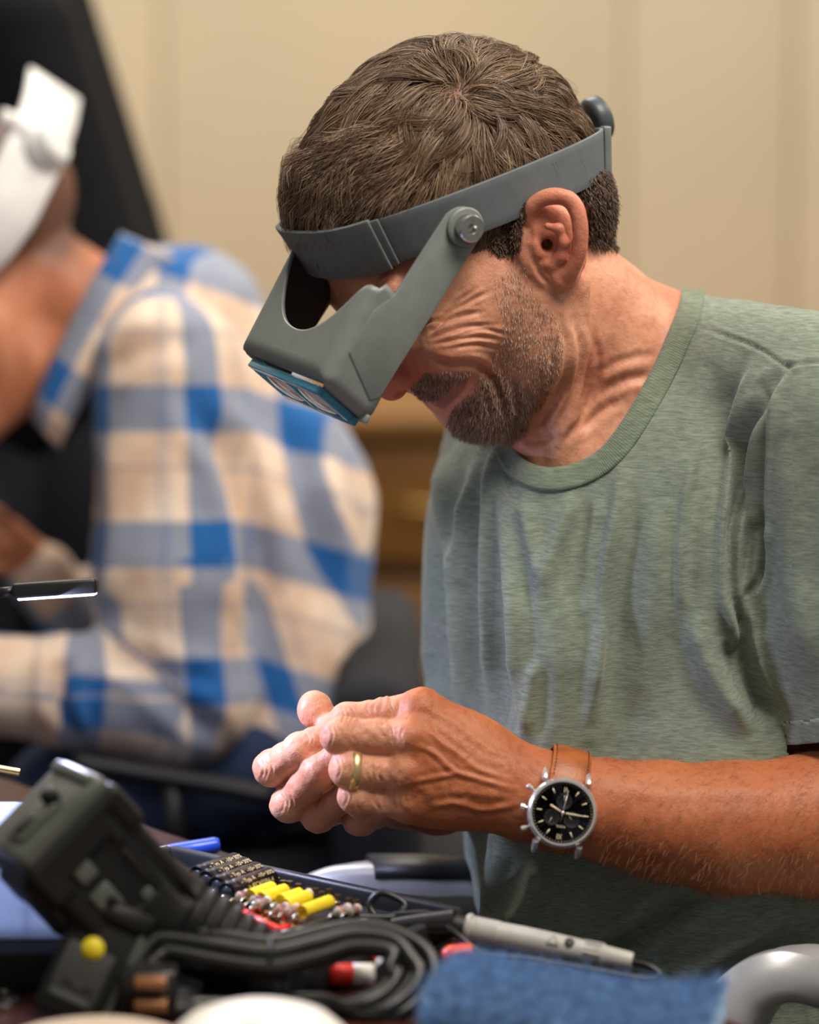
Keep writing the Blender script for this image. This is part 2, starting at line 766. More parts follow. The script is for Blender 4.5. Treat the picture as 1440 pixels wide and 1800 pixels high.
# --- head
body.ell(CR_C, CR_R, HAX, k=10)
body.ell(HP(672, 476), (78, 150, 100), HAX, k=44)
body.ell(HP(775, 568), (112, 165, 165), HAX, k=60)
both(lambda a, **k: body.ell(a, (62, 60, 52), HAX, **k), [HP(790, 606, 44)], k=46)            # smiling cheek
both(lambda a, **k: body.ell(a, (70, 40, 80), HAX, **k), [HP(890, 520, 58)], k=50)            # cheekbone to ear
both(lambda a, b, **k: body.cone(a, b, 62, 50, **k), [HP(945, 610, 46), HP(862, 712, 20)], k=44)   # jaw
both(lambda a, b, **k: body.cone(a, b, 50, 62, **k), [HP(958, 470, 58), HP(945, 610, 46)], k=40)
body.ell(HP(812, 664), (60, 84, 58), HAX, k=34)                                               # muzzle
body.ell(HP(852, 722), (46, 62, 44), HAX, k=30)                                               # chin
both(lambda a, b, **k: body.cone(a, b, 34, 26, **k), [HP(778, 645, 28), HP(838, 660, 34)], k=26)   # fold beside the mouth
# nose
body.cone(HP(622, 545), HP(684, 664), 22, 25, k=24)
body.ell(HP(690, 678), (27, 29, 25), HAX, k=12)
both(lambda a, **k: body.ell(a, (27, 17, 20), HAX, **k), [HP(719, 660, 11)], k=14)
both(lambda a, **k: body.ell(a, (13, 8, 8), HAX, **k), [HP(707, 694, 8)], k=6, op=-1)
# lips and the line of the smile
both(lambda a, b, **k: body.cone(a, b, 10, 13, **k), [HP(814, 664, 23), HP(772, 697, 4)], k=14)
both(lambda a, b, **k: body.cone(a, b, 9, 14, **k), [HP(818, 674, 23), HP(779, 709, 4)], k=14)
_mouth = [HP(829, 655, 30), HP(812, 672, 27.5), HP(795, 686, 22), HP(776, 698, 12), HP(764, 703, 0)]
both(lambda *p, **k: body.chain(p, [4, 6, 6.5, 5.5, 4.5], **k), _mouth, k=5, op=-1)
both(lambda a, **k: body.ell(a, (34, 15, 20), HAX, **k), [HP(722, 570, 42)], k=30, op=-1)      # eye socket
both(lambda a, **k: body.ell(a, (19, 19, 17), HAX, **k), [HP(712, 568, 31)], k=10)
both(lambda a, b, **k: body.cone(a, b, 22, 18, **k), [HP(655, 535, 18), HP(690, 510, 48)], k=24)   # brow
# --- ear
def ear_p(px, py, w):
    return HP(px, py, w)


body.ell(ear_p(966, 425, 74), (62, 16, 74), HAX, k=22)
body.ell(ear_p(984, 425, 80), (42, 9, 66), HAX, k=10)
_helix = [(936, 408, 74), (929, 388, 77), (934, 366, 81), (952, 350, 86), (975, 345, 91), (999, 350, 94), (1014, 370, 96), (1020, 400, 96), (1020, 430, 94), (1013, 458, 90), (1003, 480, 85)]
_hx = catmull(_helix, 4)
body.chain([ear_p(*p) for p in _hx], np.interp(np.linspace(0, 1, len(_hx)), np.linspace(0, 1, 6), [8, 11, 13, 13, 11.5, 12]).tolist(), k=4)
body.ell(ear_p(993, 484, 80), (23, 12, 25), HAX, k=14)                                        # lobe
body.ell(ear_p(968, 424, 90), (18, 22, 34), HAX, k=8, op=-1)                                  # concha
body.chain([ear_p(*p) for p in [(958, 374, 93), (985, 380, 97), (1000, 405, 99), (1001, 430, 96)]], [7, 8, 8, 7], k=5, op=-1)
body.chain([ear_p(*p) for p in [(963, 398, 88), (983, 402, 91), (991, 425, 90), (986, 450, 86), (972, 466, 82)]], [6, 8, 9, 9, 8], k=8)
body.ell(ear_p(945, 438, 79), (11, 9, 17), HAX, k=8)                                          # tragus
body.ell(ear_p(962, 462, 79), (12, 8, 10), HAX, k=6)
body.cone(ear_p(960, 428, 68), ear_p(964, 432, 86), 6, 12, k=8, op=-1)
body.ell(mirror(HP(968, 425, 78)), (52, 20, 82), HAX, k=16)                                   # the far ear
# --- neck and trunk
NB = U(1122, 700, 60)
body.cone(HP(940, 500), NB, 138, 165, k=50)
body.cone(HP(905, 640), U(1010, 800, -20), 70, 90, k=60)
body.ell(HP(972, 345), (84, 150, 105), HAX, k=50)
body.cone(U(1050, 560, 50), U(1165, 670, 110), 96, 140, k=50)
body.cone(HP(1005, 505, 56), U(985, 820, -120), 30, 24, k=30)                                 # neck muscle
body.cone(U(945, 770, -70), U(960, 850, -100), 22, 24, k=30)
torso = []
def both_fields(name, *a, **k):
    torso.append((name, a, k))
    a = list(a)
    if name == 'ell':
        a[1] = tuple(np.asarray(a[1]) - 46)
    getattr(body, name)(*a, **k)


TAX = np.array([BW, [0, 1.0, 0], BF])
both_fields('ell', (1120, 1010, 90), (415, 430, 285), TAX, k=80)
both_fields('ell', (1170, 1440, 60), (385, 470, 290), TAX, k=80)
both_fields('ell', (1230, 1830, 120), (400, 260, 330), TAX, k=80)
both_fields('cone', (1172, 612, 70), (1400, 688, -200), 96, 116, k=50)
both_fields('cone', (1110, 650, 100), (905, 765, 330), 92, 104, k=60)
# left arm
SH_L, EL_L = np.array([1432.0, 745, -240]), U(1640, 1425, -200)
SH_R, EL_R = np.array([915.0, 810, 320]), U(850, 1330, 190)
body.chain([SH_L, EL_L], [112, 98], k=40)
FA = [U(955, 1398, -325), U(1060, 1424, -322), U(1160, 1442, -312), U(1280, 1456, -300), U(1440, 1450, -270), EL_L]
body.chain(FA, [70, 80, 94, 106, 117, 104], k=30)
# right arm
WR_R = U(770, 1395, -60)
body.chain([SH_R, EL_R], [100, 80], k=40)
body.chain([EL_R, WR_R], [88, 62], k=30)
# --- left hand (back towards the camera)
LW = U(945, 1396, -325)
L_mcp = [U(742, 1246, -305), U(722, 1298, -338), U(712, 1362, -342), U(716, 1414, -326)]
for p, r in zip(L_mcp, (34, 34, 32, 30)):
    body.cone(U(925, 1396, -322), p, 60, r, k=34)
body.ell(U(800, 1352, -316), (110, 92, 42), k=40)
for p, r in zip(L_mcp, (29, 29, 26, 23)):
    body.ell(p + np.array([0, -4, -14]), (r, r - 3, r), k=22)
fingersL = [
    ([L_mcp[0], U(612, 1266, -300), U(584, 1280, -245), U(592, 1284, -205)], [32, 28, 24, 19]),
    ([L_mcp[1], U(598, 1293, -348), U(606, 1318, -288), U(640, 1320, -250)], [31, 30, 26, 21]),
    ([L_mcp[2], U(613, 1352, -352), U(622, 1372, -294), U(655, 1366, -260)], [30, 29, 25, 20]),
    ([L_mcp[3], U(625, 1401, -336), U(634, 1416, -286), U(668, 1408, -262)], [28, 26, 22, 18])]
def waist(pts, rs, f=0.92):
    """fingers narrow between the knuckles"""
    p2, r2 = [pts[0]], [rs[0]]
    for i in range(len(pts) - 1):
        p2 += [pts[i] * 0.5 + pts[i + 1] * 0.5, pts[i + 1]]
        r2 += [(rs[i] + rs[i + 1]) / 2 * f, rs[i + 1]]
    return p2, r2


for pts, rs in fingersL:
    body.chain(*waist(pts, rs), k=7)
    body.ell(pts[1] + np.array([-1, 0, -3]), (rs[1] + 1, rs[1] - 1, rs[1]), k=12)
body.chain([U(900, 1360, -270), U(770, 1300, -225), U(660, 1284, -205), U(600, 1275, -215)], [42, 38, 31, 22], k=18)   # left thumb, behind
# --- right hand
R_mcp = [U(565, 1325, -125), U(600, 1375, -115), U(640, 1405, -105), U(690, 1418, -100)]
for p, r in zip(R_mcp, (34, 34, 32, 30)):
    body.cone(WR_R, p, 56, r, k=30)
fingersR = [
    ([R_mcp[0], U(480, 1350, -222), U(528, 1318, -262), U(574, 1288, -268)], [32, 29, 29, 18]),
    ([R_mcp[1], U(508, 1414, -226), U(560, 1358, -284), U(612, 1316, -292)], [32, 28, 29, 22]),
    ([R_mcp[2], U(560, 1434, -214), U(626, 1382, -275), U(672, 1356, -285)], [30, 26, 26, 20]),
    ([R_mcp[3], U(634, 1440, -200), U(690, 1400, -250), U(720, 1385, -262)], [28, 26, 22, 18])]
for pts, rs in fingersR:
    body.chain(*waist(pts, rs, 0.94), k=8)
    body.ell(pts[1] + np.array([-2, 1, 0]), (rs[1] + 1, rs[1] - 1, rs[1] + 1), k=12)
body.chain([U(730, 1380, -90), U(640, 1300, -130), U(580, 1282, -190), U(554, 1250, -222)], [44, 38, 29, 29], k=14)     # right thumb
body.ell(U(553, 1246, -224), (29, 31, 27), k=6)

BV, BQ = surface(body, 4.0, hi=np.array([1760, 1960, 900.0]))
# finer faces where the photograph is closest to the skin
_c = BV[BQ].mean(1)
_n = vnormals(BV, BQ)[BQ[:, 0]]
_sel = ((_c[:, 0] < 1240) & (_c[:, 1] < 900) & (_n[:, 2] < 0.25) & (((_c - CR_C) @ HH < 60) | (_c[:, 0] > 880))) | ((_c[:, 0] < 1010) & (_c[:, 1] > 1190) & (_c[:, 2] < -120))
BV, BF_ = refine(BV, BQ, _sel)
_fine = np.zeros(len(BV), bool)
BQ2 = quads_of(BF_)
_fine[np.unique(BQ2[:4 * int(_sel.sum())])] = True
BN = vnormals(BV, BQ2)
for _ in range(2):
    BV[_fine] -= np.clip(body.ev(BV[_fine]), -3, 3)[:, None] * BN[_fine] * 0.9
BN = vnormals(BV, BQ2)


def seen(V):
    """where a point of the model stands in the photograph's frame (used to lay creases along the near side)"""
    k = DIST / (DIST + V[:, 2])
    return np.stack([720 + (V[:, 0] - 720) * k, 900 + (V[:, 1] - 900) * k], 1)


def crease(disp, P2, mask, path, width, depth, smooth=True, lobe=0.45):
    path = np.asarray(path, float)
    lo, hi = path.min(0) - 4 * width, path.max(0) + 4 * width
    m = mask & (P2[:, 0] > lo[0]) & (P2[:, 0] < hi[0]) & (P2[:, 1] > lo[1]) & (P2[:, 1] < hi[1])
    if not m.any():
        return
    if smooth and len(path) > 2:
        path = catmull(path, 5)
    d, t = poly_dist(P2[m], path)
    env = np.clip(np.minimum(t, 1 - t) * 5, 0.15, 1)
    g = np.exp(-(d / width) ** 2) - lobe * np.exp(-((d - 2.0 * width) / width) ** 2)
    disp[m] -= depth * env * g


P2 = seen(BV)
disp = np.zeros(len(BV))
near = (BN[:, 2] < 0.15)
face = near & (BV[:, 1] < 900) & (BV[:, 2] < 60)
# crow's feet, cheek folds, neck folds
for path, wd, dp in [
    ([(748, 592), (772, 572), (806, 556), (850, 548)], 4, 4.5),
    ([(750, 600), (785, 584), (825, 574), (872, 572)], 4, 4.0),
    ([(752, 606), (800, 598), (842, 592), (880, 596)], 4, 3.8),
    ([(760, 580), (790, 552), (828, 528), (862, 512)], 4, 3.8),
    ([(770, 570), (800, 536), (838, 508)], 4, 3.0),
    ([(800, 590), (850, 580), (900, 590)], 3.5, 2.5),
    ([(790, 612), (840, 606), (885, 614)], 4, 2.6),
    ([(720, 560), (750, 566), (790, 560)], 4, 2.5),
    ([(742, 628), (790, 640), (836, 640), (868, 665), (884, 700), (892, 735)], 7, 7.0),
    ([(905, 660), (910, 700), (900, 740)], 6, 4.0),
    ([(852, 670), (862, 700), (866, 728)], 6, 4.0),
    ([(792, 738), (815, 726), (836, 708)], 8, 4.0),
    ([(985, 560), (1000, 620), (985, 690), (955, 740)], 6, 4.5),
    ([(1010, 560), (1022, 630), (1004, 700), (970, 770)], 6, 4.0),
    ([(970, 600), (972, 650), (952, 700), (935, 735)], 5, 4.0),
    ([(1035, 560), (1052, 640), (1030, 720), (985, 790)], 6, 3.5),
    ([(955, 640), (950, 690), (930, 730)], 5, 3.0),
    ([(1060, 690), (1100, 668), (1150, 660)], 9, 5.0),
    ([(1040, 660), (1100, 632), (1160, 622)], 7, 2.0),
    ([(1000, 770), (1050, 730), (1090, 700)], 8, 4.0),
    ([(912, 765), (935, 775), (975, 770)], 8, 5.0),
    ([(938, 455), (948, 480), (965, 500)], 4, 3.0)]:
    crease(disp, P2, face, path, wd, dp)
hand = near & (BV[:, 1] > 1190) & (BV[:, 0] < 1100) & (BV[:, 2] < -120)
for i in range(40):                                                           # fine skin wrinkles over the knuckles
    k = i % 4
    p = [(738, 1240), (716, 1294), (704, 1360), (706, 1412)][k]
    x0 = p[0] - 34 + rng.normal(0, 30)
    y0 = p[1] + rng.normal(0, 10)
    crease(disp, P2, hand, [(x0, y0 - 16), (x0 - 4 + rng.normal(0, 3), y0), (x0 + rng.normal(0, 4), y0 + 16)], 2.6, 0.8)
for p, r in [((592, 1292), 20), ((606, 1350), 20), ((618, 1400), 17), ((612, 1256), 16), ((470, 1352), 20), ((506, 1412), 18), ((550, 1300), 12)]:
    for j in (-9, -2, 6):
        crease(disp, P2, hand, [(p[0] + j - 4, p[1] - r), (p[0] + j + 3, p[1]), (p[0] + j - 3, p[1] + r)], 2.4, 1.3)
# veins and tendons stand proud of the back of the hand
for path, wd, dp in [
    ([(742, 1262), (770, 1300), (812, 1330), (840, 1352), (900, 1372)], 5, -2.0),
    ([(728, 1310), (760, 1322), (800, 1356), (850, 1372), (910, 1388)], 4.5, -2.2),
    ([(720, 1376), (770, 1366), (806, 1360)], 4.5, -2.2),
    ([(748, 1420), (800, 1412), (850, 1424), (920, 1412)], 5, -2.5),
    ([(760, 1250), (800, 1270), (850, 1310), (905, 1335)], 6, -1.2),
    ([(780, 1390), (830, 1394), (890, 1402)], 5, -1.0),
    ([(1080, 1380), (1180, 1398), (1290, 1390), (1420, 1400)], 12, -1.2)]:
    crease(disp, P2, hand if path[0][0] < 1000 else near, path, wd, dp)
disp += np.where(BV[:, 1] > 1190, np.where(BV[:, 0] > 960, 0.35, 1.0), 0.5) * vnoise(BV, 11, 3) + 0.6 * vnoise(BV, 34, 4)
BV = BV + BN * disp[:, None]


def inpoly(P, poly, soft=10.0):
    """1 inside a polygon, falling to 0 over soft units outside it"""
    poly = np.asarray(poly, float)
    near_ = np.all((P > poly.min(0) - soft) & (P < poly.max(0) + soft), axis=1)
    if not near_.all():
        out = np.zeros(len(P))
        if near_.any():
            out[near_] = inpoly(P[near_], poly, soft)
        return out
    x, y = P[:, 0], P[:, 1]
    ins = np.zeros(len(P), bool)
    j = len(poly) - 1
    for i in range(len(poly)):
        xi, yi = poly[i]
        xj, yj = poly[j]
        c = ((yi > y) != (yj > y)) & (x < (xj - xi) * (y - yi) / (yj - yi + 1e-9) + xi)
        ins ^= c
        j = i
    d, _ = poly_dist(P, np.vstack([poly, poly[:1]]))
    return np.clip(np.where(ins, 1.0, 1 - d / soft), 0, 1)


BEARD = [
    ([(885, 500), (908, 480), (925, 525), (958, 560), (978, 595), (965, 650), (935, 705), (905, 690), (875, 668), (880, 640), (905, 600), (902, 560)], 34, 0.55),
    ([(880, 660), (930, 690), (915, 752), (898, 766), (850, 778), (818, 766), (798, 740), (812, 716), (845, 692), (850, 672)], 18, 1.0),
    ([(726, 680), (748, 660), (790, 654), (826, 655), (808, 668), (778, 690), (760, 699), (742, 694)], 7, 0.9)]
headsp = P2[:, 1] < 800
beard = np.zeros(len(BV))
lat = (BV - HO) @ HW
for poly, soft, wgt in BEARD:
    beard = np.maximum(beard, wgt * inpoly(P2, poly, soft) * headsp * near)
lips = np.zeros(len(BV))
lips = np.maximum(lips, inpoly(P2, [(766, 702), (790, 690), (824, 662), (816, 682), (798, 702), (780, 716), (768, 712)], 4) * headsp * near)
beard *= 1 - 0.85 * lips
nosered = inpoly(P2, [(660, 660), (720, 630), (745, 660), (720, 690), (680, 710)], 26) * headsp
earred = inpoly(P2, [(930, 350), (980, 335), (1030, 360), (1034, 430), (1010, 510), (975, 500), (945, 440)], 12) * headsp * near
tan = np.clip((P2[:, 0] - 690) / 40, 0, 1) * (P2[:, 1] > 1150)                # browner forearm and hand, paler fingers
scalp = ((BV - CR_C) @ HH > 40) & headsp & (P2[:, 0] < 1070)

m_skin, nt, b = new_mat('skin')
tc = node(nt, 'ShaderNodeTexCoord')
n1 = node(nt, 'ShaderNodeTexNoise', Scale=26.0, Detail=5.0)
lnk(nt, tc.outputs['Object'], n1.inputs['Vector'])
n2 = node(nt, 'ShaderNodeTexNoise', Scale=260.0, Detail=4.0)
lnk(nt, tc.outputs['Object'], n2.inputs['Vector'])
c = ramp(nt, n1.outputs[0], [(0.32, srgb(186, 122, 96)), (0.5, srgb(206, 145, 116)), (0.7, srgb(218, 160, 130))])
c = mixc(nt, attr(nt, 'tan').outputs['Fac'], c, mixc(nt, 1.0, c, srgb(224, 188, 152), 'MULTIPLY'))
sp = ramp(nt, n2.outputs[0], [(0.34, (0.86, 0.80, 0.77, 1)), (0.5, (1, 1, 1, 1))])
c = mixc(nt, 0.8, c, sp, 'MULTIPLY')
c = mixc(nt, mth(nt, 'MULTIPLY', attr(nt, 'red').outputs['Fac'], 0.55), c, srgb(196, 92, 74))
c = mixc(nt, mth(nt, 'MULTIPLY', attr(nt, 'lips').outputs['Fac'], 0.8), c, srgb(138, 80, 76))
c = mixc(nt, mth(nt, 'MULTIPLY', attr(nt, 'beard').outputs['Fac'], 0.40), c, srgb(112, 84, 70))
lnk(nt, c, b.inputs['Base Color'])
b.inputs['Roughness'].default_value = 0.50
b.inputs['Specular IOR Level'].default_value = 0.4
b.inputs['Subsurface Weight'].default_value = 0.12
b.inputs['Subsurface Radius'].default_value = (0.010, 0.004, 0.002)
b.inputs['Subsurface Scale'].default_value = 0.6
vor = node(nt, 'ShaderNodeTexVoronoi', Scale=700.0)
lnk(nt, tc.outputs['Object'], vor.inputs['Vector'])
n3 = node(nt, 'ShaderNodeTexNoise', Scale=420.0, Detail=5.0, Distortion=1.2)
lnk(nt, tc.outputs['Object'], n3.inputs['Vector'])
bp = node(nt, 'ShaderNodeBump', Strength=0.35, Distance=0.0007)
hsum = mth(nt, 'ADD', mth(nt, 'MULTIPLY', vor.outputs['Distance'], 0.5), n2.outputs[0])
hsum = mth(nt, 'ADD', hsum, mth(nt, 'MULTIPLY', n3.outputs[0], mth(nt, 'MULTIPLY', attr(nt, 'worn').outputs['Fac'], 1.3)))
lnk(nt, hsum, bp.inputs['Height'])
lnk(nt, bp.outputs[0], b.inputs['Normal'])
M_skin = m_skin

man = link_mesh('person', W(BV), BF_, M_skin, loc=W(np.array([1230.0, 1950, 120])), attrs={
    'beard': beard, 'lips': lips, 'red': np.maximum(nosered, earred * 0.6), 'tan': tan, 'worn': (P2[:, 1] > 1150) * 1.0})
tag(man, 'person in sage green t-shirt bent over the table with hands pinched together', 'person')

# ------------------------------------------------------------------ his hair, beard and arm hair
def strands(name, P, rad, m, parent, label=None):
    """P (n, k, 3) in units -> a hair curves object"""
    n, k, _ = P.shape
    cu = bpy.data.hair_curves.new(name)
    cu.add_curves([k] * n)
    base = np.array(parent['_o'])
    cu.points.foreach_set('position', (W(P.reshape(-1, 3)) - base).astype(np.float32).ravel())
    cu.points.foreach_set('radius', (np.broadcast_to(rad, (n, k)) * SC).astype(np.float32).ravel())
    cu.materials.append(m)
    o = bpy.data.objects.new(name, cu)
    COL.objects.link(o)
    o.parent = parent
    o['kind'] = 'stuff'
    if label:
        o['label'] = label
    return o


def hair_mat(name, stops, rough=0.35):
    m, nt, b = new_mat(name)
    hi = node(nt, 'ShaderNodeHairInfo')
    tc = node(nt, 'ShaderNodeTexCoord')
    nz = node(nt, 'ShaderNodeTexNoise', Scale=45.0, Detail=2.0)
    lnk(nt, tc.outputs['Object'], nz.inputs['Vector'])
    f = mth(nt, 'ADD', mth(nt, 'MULTIPLY', hi.outputs['Random'], 0.7), mth(nt, 'MULTIPLY', nz.outputs[0], 0.3))
    c = ramp(nt, f, stops)
    lnk(nt, c, b.inputs['Base Color'])
    b.inputs['Roughness'].default_value = rough
    b.inputs['Specular IOR Level'].default_value = 0.45
    return m


M_hair = hair_mat('brown_hair', [(0.1, srgb(66, 48, 35)), (0.42, srgb(104, 80, 60)), (0.72, srgb(138, 112, 88)), (0.95, srgb(188, 168, 144))])
M_crop = hair_mat('cropped_dark_hair', [(0.1, srgb(48, 35, 26)), (0.6, srgb(80, 60, 46)), (0.95, srgb(120, 98, 78))])
M_hairbase = mat('hair_root', srgb(56, 43, 34), 0.8, var=0.1, vscale=120)
M_beard = hair_mat('grizzled_beard', [(0.1, srgb(104, 76, 60)), (0.4, srgb(150, 120, 100)), (0.65, srgb(178, 152, 132)), (0.95, srgb(226, 212, 198))], 0.45)
M_armhair = hair_mat('arm_hair', [(0.1, srgb(120, 78, 50)), (0.9, srgb(184, 136, 94))], 0.45)

HAIRPOLY = [(470, 400), (520, 398), (620, 404), (700, 402), (790, 385), (855, 405), (858, 436), (888, 452), (912, 440), (918, 392), (950, 338), (1000, 330), (1036, 360), (1036, 425), (1085, 432), (1100, 250), (1000, 80), (800, 10), (550, 60), (450, 300)]


def hair_amount(V, N):
    """how far a point of the head lies inside the hairline; the far side mirrors the near one"""
    far = (V - HO) @ HW < 0
    Vm = V.copy()
    Vm[far] = V[far] - 2 * ((V[far] - HO) @ HW)[:, None] * HW
    q = inpoly(seen(Vm), HAIRPOLY, 6)
    top = (V - CR_C) @ HH > 150
    return np.maximum(q, top) * (V[:, 1] < 470) * (V[:, 0] < 1130)


hm = hair_amount(BV, BN)
hv = np.where((hm > 0.5) & (np.abs((BV - HO) @ HW) < 80 * HS))[0]
onskull = np.linalg.norm(((BV[hv] - CR_C) @ HAX.T) / CR_R, axis=1)
hv = hv[onskull > 0.93]
wgt = np.where(_fine[hv], 0.25, 1.0)
wgt /= wgt.sum()


def skull_h(q):
    """signed height above the skull ellipsoid, and its outward normal"""
    l = ((q - CR_C) @ HAX.T)
    k0 = np.linalg.norm(l / CR_R, axis=-1)
    k1 = np.linalg.norm(l / CR_R ** 2, axis=-1)
    n = (l / CR_R ** 2) @ HAX
    return k0 * (k0 - 1) / k1, n / np.linalg.norm(n, axis=-1, keepdims=True)


# the whorl: the point of the skull seen at (802, 165)
_d = np.array([(802 - 720) / DIST, (165 - 900) / DIST, 1.0])
_z = np.linspace(-400, 100, 400)
_pts = np.array([U(802, 165, z) for z in _z])
WHORL = _pts[np.argmax(skull_h(_pts)[0] < 0)]

NG = 1500
gi = rng.choice(hv, NG, p=wgt)


def comb(roots, nrm, length, lift, ang, K=9, curl=None, rise=False):
    """walk each strand over the skull away from the whorl and down towards the band"""
    n = len(roots)
    P = np.zeros((n, K, 3))
    q = roots.copy()
    P[:, 0] = q
    step = length / (K - 1)
    for i in range(1, K):
        t = i / (K - 1)
        h, nn = skull_h(q)
        rad = q - WHORL
        rl = np.linalg.norm(rad, axis=1, keepdims=True)
        rad = rad / (rl + 1e-6)
        swirl = np.cross(nn, rad)
        fwd = np.clip((q - WHORL) @ HF / 120, -0.3, 1)[:, None]
        flow = rad + 0.45 * fwd * HF + 0.5 * swirl * np.exp(-rl / 60) + np.array([-0.12, 0.30, 0])
        flow -= nn * np.sum(flow * nn, 1, keepdims=True)
        flow /= np.linalg.norm(flow, axis=1, keepdims=True) + 1e-9
        side = np.cross(nn, flow)
        a = (ang + (curl * t if curl is not None else 0))[:, None]
        flow = np.cos(a) * flow + np.sin(a) * side
        q = q + flow * step[:, None]
        h, nn = skull_h(q)
        want = 4 + lift * min(1, 1.6 * t) if rise else 4 + lift * np.sin(np.pi * min(1, 0.25 + t * 0.62)) * (0.4 + 0.6 * t)
        q = q + nn * (want - h)[:, None] * np.where(h < 60, 1, 0)[:, None] * 0.9
        P[:, i] = q
    return P


def hair_len(p):
    s = seen(p)
    top = sstep(-40, 140, (p - CR_C) @ HH)
    L = 60 + 95 * top
    dw = np.linalg.norm(p - WHORL, axis=1)
    L = L * (0.6 + 0.4 * sstep(20, 110, dw))
    low = (s[:, 1] > 300 + 0.0 * s[:, 0]) & (s[:, 0] > 850)
    rear = (p - CR_C) @ HF < -110
    L = np.where(rear, np.minimum(L, 70), L)
    return np.where(low, 26, L)


groot, gn = BV[gi], BN[gi]
gL = hair_len(groot) * rng.uniform(0.8, 1.15, NG)
glift = np.where(gL > 60, rng.uniform(8, 30, NG), rng.uniform(3, 9, NG)) * (1 + 0.7 * sstep(60, 200, (groot - CR_C) @ HF))
gang = rng.normal(0, 0.20, NG) + 0.35 * vnoise(groot, 70, 5)
gcurl = rng.normal(0, 0.5, NG)
NC = 26
ci = rng.choice(hv, NG * NC, p=wgt)
cr, cn = BV[ci], BN[ci]
# each strand joins the nearest of the guide clumps
from mathutils.kdtree import KDTree
kd = KDTree(NG)
for i, p in enumerate(groot):
    kd.insert(p, i)
kd.balance()
own = np.array([kd.find(p)[1] for p in cr])
CP = comb(cr, cn, gL[own] * rng.uniform(0.75, 1.1, len(cr)), glift[own] * rng.uniform(0.75, 1.1, len(cr)), gang[own] + rng.normal(0, 0.07, len(cr)), curl=gcurl[own] + rng.normal(0, 0.15, len(cr)))
GP = comb(groot, gn, gL, glift, gang, curl=gcurl)
t = np.linspace(0, 1, CP.shape[1])[None, :, None]
off = (cr - groot[own])
pull = 0.55 * t ** 1.2
CP = CP * (1 - pull) + (GP[own] + 0.35 * off[:, None]) * pull
short = gL[own] < 40
_keep = np.ones(len(cr), bool)
_keep &= ~((((CP - HP(781, 368)) @ unit(HH - 0.165 * HF)).min(1) < -44) & ((CP[:, -1] - CR_C) @ HF > 120))
_keep &= ~((np.linalg.norm(cr - WHORL, axis=1) < 12) & (rng.random(len(cr)) < 0.3))
CP = CP[_keep]
hair_r = np.linspace(1, 0.35, CP.shape[1])[None] * 0.62
strands('hair', CP, hair_r, M_hair, man, 'short tousled brown hair greying at the front')
# loose flyaway strands
fi = rng.choice(len(CP), 700)
FP = CP[fi] + (BN[ci][_keep][fi][:, None] * (np.linspace(0, 1, CP.shape[1]) ** 1.5 * rng.uniform(2, 16, 700)[:, None])[..., None])
# fringe falling forward over the top of the headband
_fr = hv[((BV[hv] - CR_C) @ HF > 90) & ((BV[hv] - CR_C) @ HH < 175) & ((BV[hv] - CR_C) @ HH > 60)]
fi2 = rng.choice(_fr, 2600)
_cl = vnoise(BV[fi2], 26, 9)
FR = comb(BV[fi2], BN[fi2], rng.uniform(45, 95, len(fi2)), 41 + 9 * _cl + rng.uniform(0, 9, len(fi2)), 0.5 * _cl + rng.normal(0, 0.12, len(fi2)), curl=0.6 * vnoise(BV[fi2], 40, 10), rise=True)
_b1 = unit(0.98 * HF + 0.165 * HH)
_b3 = unit(HH - _b1 * np.dot(HH, _b1))
_cb = HP(781, 368)
FR = FR[((FR - _cb) @ _b3).min(1) > 14]
strands('fringe', FR, hair_r, M_hair, man)
strands('flyaway_hair', FP, hair_r * 0.7, M_hair, man)

# cropped hair at the nape, behind the ear and in front of it
nv = np.where((hm > 0.5) & (np.abs((BV - HO) @ HW) < 80 * HS))[0]
_oh = np.linalg.norm(((BV[nv] - CR_C) @ HAX.T) / CR_R, axis=1)
_sp = seen(BV[nv])
nv = nv[((_oh < 0.93) | (_oh > 1.06) | ((_sp[:, 0] > 845) & (_sp[:, 1] > 300))) & ((_sp[:, 0] < 985) | (_sp[:, 1] > 300))]
_w = np.where(_fine[nv], 0.25, 1.0)
ni = rng.choice(nv, 9000, p=_w / _w.sum())
_dir = np.array([0.15, 1.0, 0.1]) + 0.4 * BN[ni] + rng.normal(0, 0.22, (len(ni), 3))
_dir /= np.linalg.norm(_dir, axis=1)[:, None]
_t = np.linspace(0, 1, 4)[None, :, None]
_l = rng.uniform(10, 22, len(ni)) * np.where(P2[ni][:, 0] < 940, 0.6, 1)
NP_ = BV[ni][:, None] + _dir[:, None] * _l[:, None, None] * _t + (BN[ni] * 7)[:, None] * _t * (1 - _t) * 2
strands('cropped_hair', NP_, np.array([[0.7, 0.65, 0.5, 0.25]]), M_crop, man)

# dark scalp under the strands
sc_i = np.where(hm > 0.4)[0]
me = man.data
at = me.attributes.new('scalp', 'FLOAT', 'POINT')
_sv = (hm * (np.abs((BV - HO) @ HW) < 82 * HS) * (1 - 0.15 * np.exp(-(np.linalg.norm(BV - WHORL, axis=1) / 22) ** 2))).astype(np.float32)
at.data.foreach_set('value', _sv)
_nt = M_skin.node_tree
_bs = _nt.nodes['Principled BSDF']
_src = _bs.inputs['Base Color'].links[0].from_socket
lnk(_nt, mixc(_nt, mth(_nt, 'MULTIPLY', attr(_nt, 'scalp').outputs['Fac'], 0.88), _src, srgb(70, 52, 40)), _bs.inputs['Base Color'])

